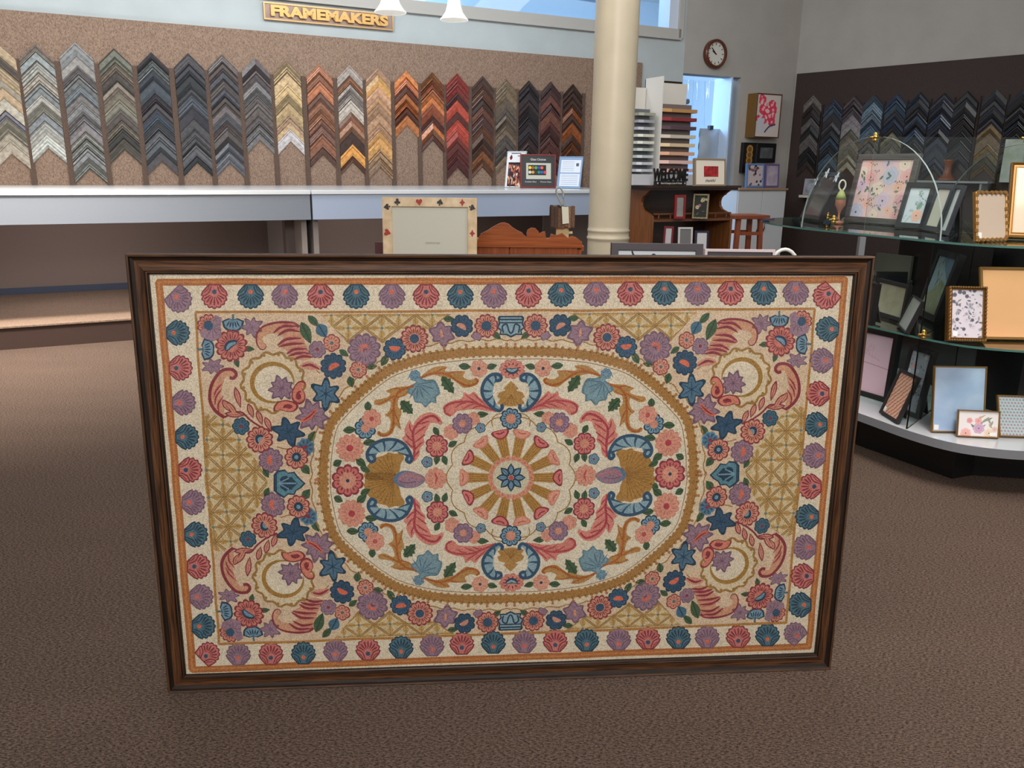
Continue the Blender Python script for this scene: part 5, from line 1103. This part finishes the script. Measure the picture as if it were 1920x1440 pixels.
# playing-card frame on a side table
ct = atd(806, 470, 3.05); tz = .74
ctab = thing('side_table', 'small dark side table behind the big frame carrying the playing-card frame', 'table', (ct.x, ct.y+.05, 0)); m_tb = wood((60, 30, 22), (84, 44, 32), 0)
MB().box(-.26, .26, -.16, .20, tz-.03, tz, m_tb).build('tabletop', ctab)
for sx in (-1, 1):
    for sy in (-.13, .17): MB().box(sx*.23-.02, sx*.23+.02, sy-.02, sy+.02, 0, tz-.03, m_tb).build('leg', ctab)
pcW = 177/1499*3.05; top = atd(805, 370, 3.05); pcH = top.z-tz-.002
pcf = thing('picture_frame', 'pale burl frame inlaid with red and black playing-card suits, blank insert', 'picture frame', (atd(806, 400, 3.05).x, atd(806, 400, 3.05).y-.02, tz+.003)); pcf.rotation_euler = (-.06, 0, .02)
pb = .036; m_burl = mat((196, 166, 126), .4, 0, 0, 26, 0, None, .5, 'noise', .2, 4, (224, 200, 164))
mb = MB(); ring_frame(mb, [(0, .02), (0, 0), (pb-.002, 0), (pb, .002), (pb, .006), (pb, .02)], pcW, pcH, lambda i: mat((30, 26, 26), .5) if i in (0, 5) else m_burl); mb.build('moulding', pcf)
MB().box(-pcW/2+pb*.9, pcW/2-pb*.9, .008, .010, pb*.9, pcH-pb*.9, mat((198, 196, 182), .3)).build('blank_insert', pcf)
MB().box(-pcW/2+.005, pcW/2-.005, .011, .019, .005, pcH-.005, mat((26, 22, 22), .6)).build('backing', pcf)
text_mesh('insert_lettering', 'memories', .014, .0003, mat((150, 148, 140), .5), pcf, Matrix.Translation((.01, .0075, pcH-.17)) @ RX)
def suit(kind, cx, cz, r, rot):
    P = []; ca, sa = math.cos(rot), math.sin(rot)
    if kind == 'D': Q = [(0, 1.1), (.35, .35), (.85, 0), (.35, -.35), (0, -1.1), (-.35, -.35), (-.85, 0), (-.35, .35)]
    elif kind == 'H': Q = [(0, -1.05), (.5, -.4), (.92, .1), (.95, .55), (.65, .9), (.25, .85), (0, .5), (-.25, .85), (-.65, .9), (-.95, .55), (-.92, .1), (-.5, -.4)]
    elif kind == 'S': Q = [(0, 1.05), (.5, .4), (.92, 0), (.85, -.45), (.5, -.6), (.12, -.4), (.3, -1), (-.3, -1), (-.12, -.4), (-.5, -.6), (-.85, -.45), (-.92, 0), (-.5, .4)]
    else: Q = [(.3, -1), (-.3, -1), (-.1, -.45), (-.5, -.6), (-.9, -.35), (-.9, .05), (-.5, .25), (-.35, .2), (-.45, .55), (-.3, .95), (0, 1.05), (.3, .95), (.45, .55), (.35, .2), (.5, .25), (.9, .05), (.9, -.35), (.5, -.6), (.1, -.45)]
    return [(cx+r*(x*ca-z*sa), cz+r*(x*sa+z*ca)) for x, z in Q]
RED = mat((160, 34, 28), .5); BK = mat((28, 26, 28), .5)
for k_, fx, fz, r, rot in (('C', -.34, 1, .016, 0), ('H', -.11, 1, .016, .1), ('S', .11, 1, .016, -.2), ('D', .345, 1, .017, 0), ('S', -1, .895, .016, 1.7), ('S', 1, .895, .016, -1.9), ('H', -1, .62, .017, 1.3), ('D', 1, .62, .017, 0), ('C', -1, .32, .016, 0), ('C', 1, .32, .016, .8), ('H', -1, .1, .016, 0), ('D', 1, .1, .016, 0), ('S', -.2, 0, .016, 0), ('C', .2, 0, .016, 0)):
    cx = fx*pcW if abs(fx) < 1 else fx*(pcW/2-pb/2); cz = (pcH-pb/2 if fz == 1 else pb/2 if fz == 0 else fz*pcH)
    MB().prism(suit(k_, cx, cz, r*.78, rot), lambda p: V((p[0], -.0012, p[1])), lambda p: V((p[0], .0, p[1])), RED if k_ in 'HD' else BK).build('suit_inlay', pcf)
dr = atd(722, 470, 3.2); ob = MB().box(-.045, .10, 0, .02, 0, atd(714, 455, 3.2).z-tz-.002, mat((74, 20, 20), .4), Matrix.Rotation(-.04, 4, 'X')).build('picture_frame', loc=(dr.x, ct.y+.175, tz+.002)); tag(ob, 'dark red frame back leaning behind the playing-card frame at its left', 'picture frame')
# low table with a charcoal frame, right of the column
tb = V((.58, 2.55, 0)); tzz = .70
lt = thing('display_table', 'dark display table hidden behind the right half of the big frame', 'table', tb)
MB().box(-.42, .40, -.30, .36, tzz-.03, tzz, m_tb).build('tabletop', lt)
for sx in (-.39, .36):
    for sy in (-.26, .32): MB().box(sx-.02, sx+.02, sy-.02, sy+.02, 0, tzz-.03, m_tb).build('leg', lt)
def stand_pic(label, xa, ya, xb, yb, dep, b, mf, pic, depth, rz=0, lean=.08, z0=tzz):
    A_ = atd(xa, ya, dep); ddn = (A_-CAM).normalized(); B_ = atd(xb, yb, dep+.0); 
    W_ = (B_-A_).length; rz = math.atan2(B_.y-A_.y, B_.x-A_.x); mid = (A_+B_)/2; H_ = (mid.z-z0)/math.cos(lean); 
    t = thing('picture_frame', label, 'picture frame', (mid.x+math.sin(rz)*H_*math.sin(lean), mid.y-math.cos(rz)*H_*math.sin(lean), z0+.003)); t.rotation_euler = (-lean, 0, rz)
    mb = MB(); ring_frame(mb, fprof(b, depth, 'flat'), W_, H_, mf); mb.build('moulding', t); pic(t, W_, H_, b); MB().box(-W_/2+.01, W_/2-.01, depth-.003, depth-.001, .01, H_-.01, BLK).build('backing', t); return t
def k_swirl(ar):
    k = Kit(); H_ = 100*ar
    k.stroke([(18, H_-1), (20, H_-6), (28, H_-9), (40, H_-9), (46, H_-5), (50, H_-9), (56, H_-18), (50, H_-28), (38, H_-30)], 2.2, (24, 22, 26), 2); k.stroke([(38, H_-30), (22, H_-40), (30, H_-56), (60, H_-60)], 3, (24, 22, 26), 2); return k
stand_pic('charcoal frame with a black swirl drawing on white, top edge showing above the big frame', 1147, 455, 1319, 461, 2.45, .022, mat((62, 56, 62), .4), kitpic(k_swirl, (206, 214, 222)), .03)
stand_pic('dark frame with a pale pinkish rim, low behind the right part of the big frame', 1322, 467, 1454, 471, 2.75, .010, lambda i: mat((190, 176, 180), .4) if i < 3 else BLK, plain((60, 54, 58), .3), .03)
bk = atd(1466, 474, 2.7); bb = thing('handled_basket', 'small basket with a white curved handle just showing above the frame at right', 'basket', (bk.x, bk.y, tzz+.001))
zh = atd(1466, 471, 2.7).z-tzz
MB().lathe([(.045, 0), (.055, .01), (.065, zh-.12), (.068, zh-.11), (.06, zh-.11), (.05, .012)], mat((190, 186, 178), .6, 0, .2, 150), 20).build('body', bb, smooth=True)
MB().tube([(.062*math.cos(a), 0, zh-.115+.115*math.sin(a)) for a in [PI*i/16 for i in range(17)]], .006, mat((206, 206, 204), .4), 8).build('handle', bb, smooth=True)
bb.location.x = bk.x+.03; bb.location.y += .06
# ================================================================== SIGN AND PENDANT LAMPS
ua, za = W1(495, 36, .03); ub, zb2 = W1(738, 58, .03); zt_s = W1(738, 27, .03)[1]
sg = thing('shop_sign', 'bronze sign board with raised gold letters FRAMEMAKERS on the white wall', 'sign', L1((ua+ub)/2, 0, (zb2+zt_s)/2), A1)
sw, sh = (ub-ua), zt_s-zb2
MB().box(-sw/2, sw/2, -.028, -.002, -sh/2, sh/2, mat((132, 108, 96), .3, .25, .12, 6)).build('board', sg, bevel=.004)
mb = MB(); ring_frame(mb, [(0, -.026), (0, -.036), (.012, -.036), (.012, -.026)], sw, sh, mat((170, 136, 90), .3, .6), -sh/2); mb.build('trim_border', sg)
ltm = text_mesh('lettering', 'FRAMEMAKERS', sh*.80, .012, mat((196, 150, 84), .3, .3), sg, Matrix.Translation((0, -.042, 0)) @ RX, bold=.006)
lw = max(v.co.x for v in ltm.data.vertices)-min(v.co.x for v in ltm.data.vertices); ltm.data.transform(Matrix.Diagonal((sw*.90/lw, 1, 1, 1)))
lx = (max(v.co.x for v in ltm.data.vertices)+min(v.co.x for v in ltm.data.vertices))/2; ltm.data.transform(Matrix.Translation((-lx, 0, 0)))
m_sh = emit((240, 240, 236), .42); m_bl = emit((255, 250, 240), 1.2)
for i, (px, py, dep, lb) in enumerate([(732, 22, 4.15, 'white bell-shaped glass pendant lamp in front of the shop sign, left one'), (851.5, 36, 4.7, 'white bell-shaped glass pendant lamp hanging free of the sign, right one')]):
    P = atd(px, py, dep); t = thing('pendant_lamp', lb, 'lamp', (P.x, P.y, P.z), 0, 'bell pendant lamps over the counter'); r = .083
    MB().lathe([(r, -.005), (r*.99, .0), (r*.84, .012), (r*.62, .038), (r*.50, .072), (r*.44, .108), (r*.36, .128), (.02, .138), (.018, .128), (r*.32, .118), (r*.40, .10), (r*.46, .07), (r*.58, .04), (r*.80, .014), (r*.95, -.003)], m_sh, 28, cap=False).build('lamp_shade', t, smooth=True)
    MB().lathe([(.001, .03), (.02, .04), (.024, .06), (.014, .09), (.012, .115)], m_bl, 12).build('bulb', t, smooth=True)
    MB().lathe([(.022, .130), (.022, .165), (.006, .175), (.006, CEIL-P.z)], mat((180, 178, 174), .35, .5), 12).build('stem', t, smooth=True)
# brochures on the counter's right end
czt = CZ+.001
def k_people(ar):
    k = Kit(); rg = random.Random(77); H_ = 100*ar
    k.poly([(8, 3), (96, 3), (96, .70*H_), (8, .70*H_)], (60, 40, 44), 1)
    for i in range(90): k.leaf(rg.uniform(10, 94), rg.uniform(.04, .66)*H_, rg.uniform(10, 26), rg.uniform(5, 9), rg.uniform(60, 120), rg.choice([(226, 150, 110), (206, 110, 90), (236, 220, 210), (120, 60, 60), (240, 190, 150), (70, 70, 90)]), (90, 50, 50), 2+i % 6)
    k.poly([(8, .64*H_), (96, .64*H_), (96, .70*H_), (8, .70*H_)], (40, 34, 38), 9); k.leaf(20, .84*H_, 24, 16, 80, (130, 30, 36), (90, 20, 26), 3)
    k.stroke([(20, .95*H_), (74, .95*H_)], 4, (90, 90, 96), 3, smooth=False); k.stroke([(56, .88*H_), (90, .88*H_)], 4, (90, 90, 96), 3, smooth=False); return k
pframe('tall white acrylic stand with a crowded colour leaflet, on the counter', [(941.5, 283), (976.5, 284), (946, 351.5), (980, 352.5)], czt, .004, mat((206, 212, 214), .2), kitpic(k_people, (226, 228, 232)), depth=.02, lean=.12, cat='leaflet stand')
t, w_, h_ = pframe('dark red frame display of glass choices with round paint pots, on the counter', [(978, 290.5), (1048, 291.5), (976, 352.5), (1042, 353)], czt, .012, mat((120, 34, 32), .35), plain((46, 46, 48), .4), depth=.03, lean=.08, cat='display frame')
MB().box(-w_*.34, w_*.36, .001, .006, h_*.26, h_*.74, mat((186, 184, 172), .5)).box(-w_*.28, w_*.22, -.001, .001, h_*.38, h_*.68, mat((26, 26, 28), .4)).build('window_mount', t)
for j, cs in enumerate([[(226, 190, 30), (160, 84, 40), (60, 160, 60), (30, 70, 170), (230, 90, 40)], [(206, 202, 186), (210, 150, 50), (50, 46, 40), (30, 130, 120), (30, 90, 170), (200, 60, 70)]]):
    for i, c in enumerate(cs):
        MB().lathe([(.0115*w_/.28, 0), (.0115*w_/.28, .003)], mat(c, .4), 14).build('paint_pot', t).matrix_local = Matrix.Translation((-w_*.235+i*w_*.084, -.001, h_*(.60-.135*j))) @ RX
text_mesh('heading_lettering', 'Glass Choices', h_*.085, .0004, mat((226, 226, 222), .6), t, Matrix.Translation((0, .004, h_*.845)) @ RX)
text_mesh('caption_lettering', 'Available Glass       Museum Glass', h_*.06, .0004, mat((200, 200, 198), .6), t, Matrix.Translation((0, .004, h_*.18)) @ RX)
def k_sheet(ar):
    k = Kit(); H_ = 100*ar
    for y0, y1 in ((.06, .46), (.50, .90)): k.poly([(8, y0*H_), (94, y0*H_), (94, y1*H_), (8, y1*H_)], (216, 222, 236), 1)
    for y in (.12, .18, .24, .30, .36, .41, .56, .62, .68, .74, .80, .85): k.stroke([(14, y*H_), (66 if y > .5 else 86, y*H_)], 1.4, (140, 148, 170), 2, smooth=False)
    k.poly([(74, .70*H_), (86, .70*H_), (86, .80*H_), (74, .80*H_)], (70, 74, 90), 3); return k
pframe('blue-grey acrylic stand with two printed white notices at the right end of the counter', [(1050, 294.5), (1096, 296), (1043, 353), (1087, 354)], czt, .003, mat((150, 176, 204), .2), kitpic(k_sheet, (130, 156, 190)), depth=.012, lean=.2, cat='notice stand')
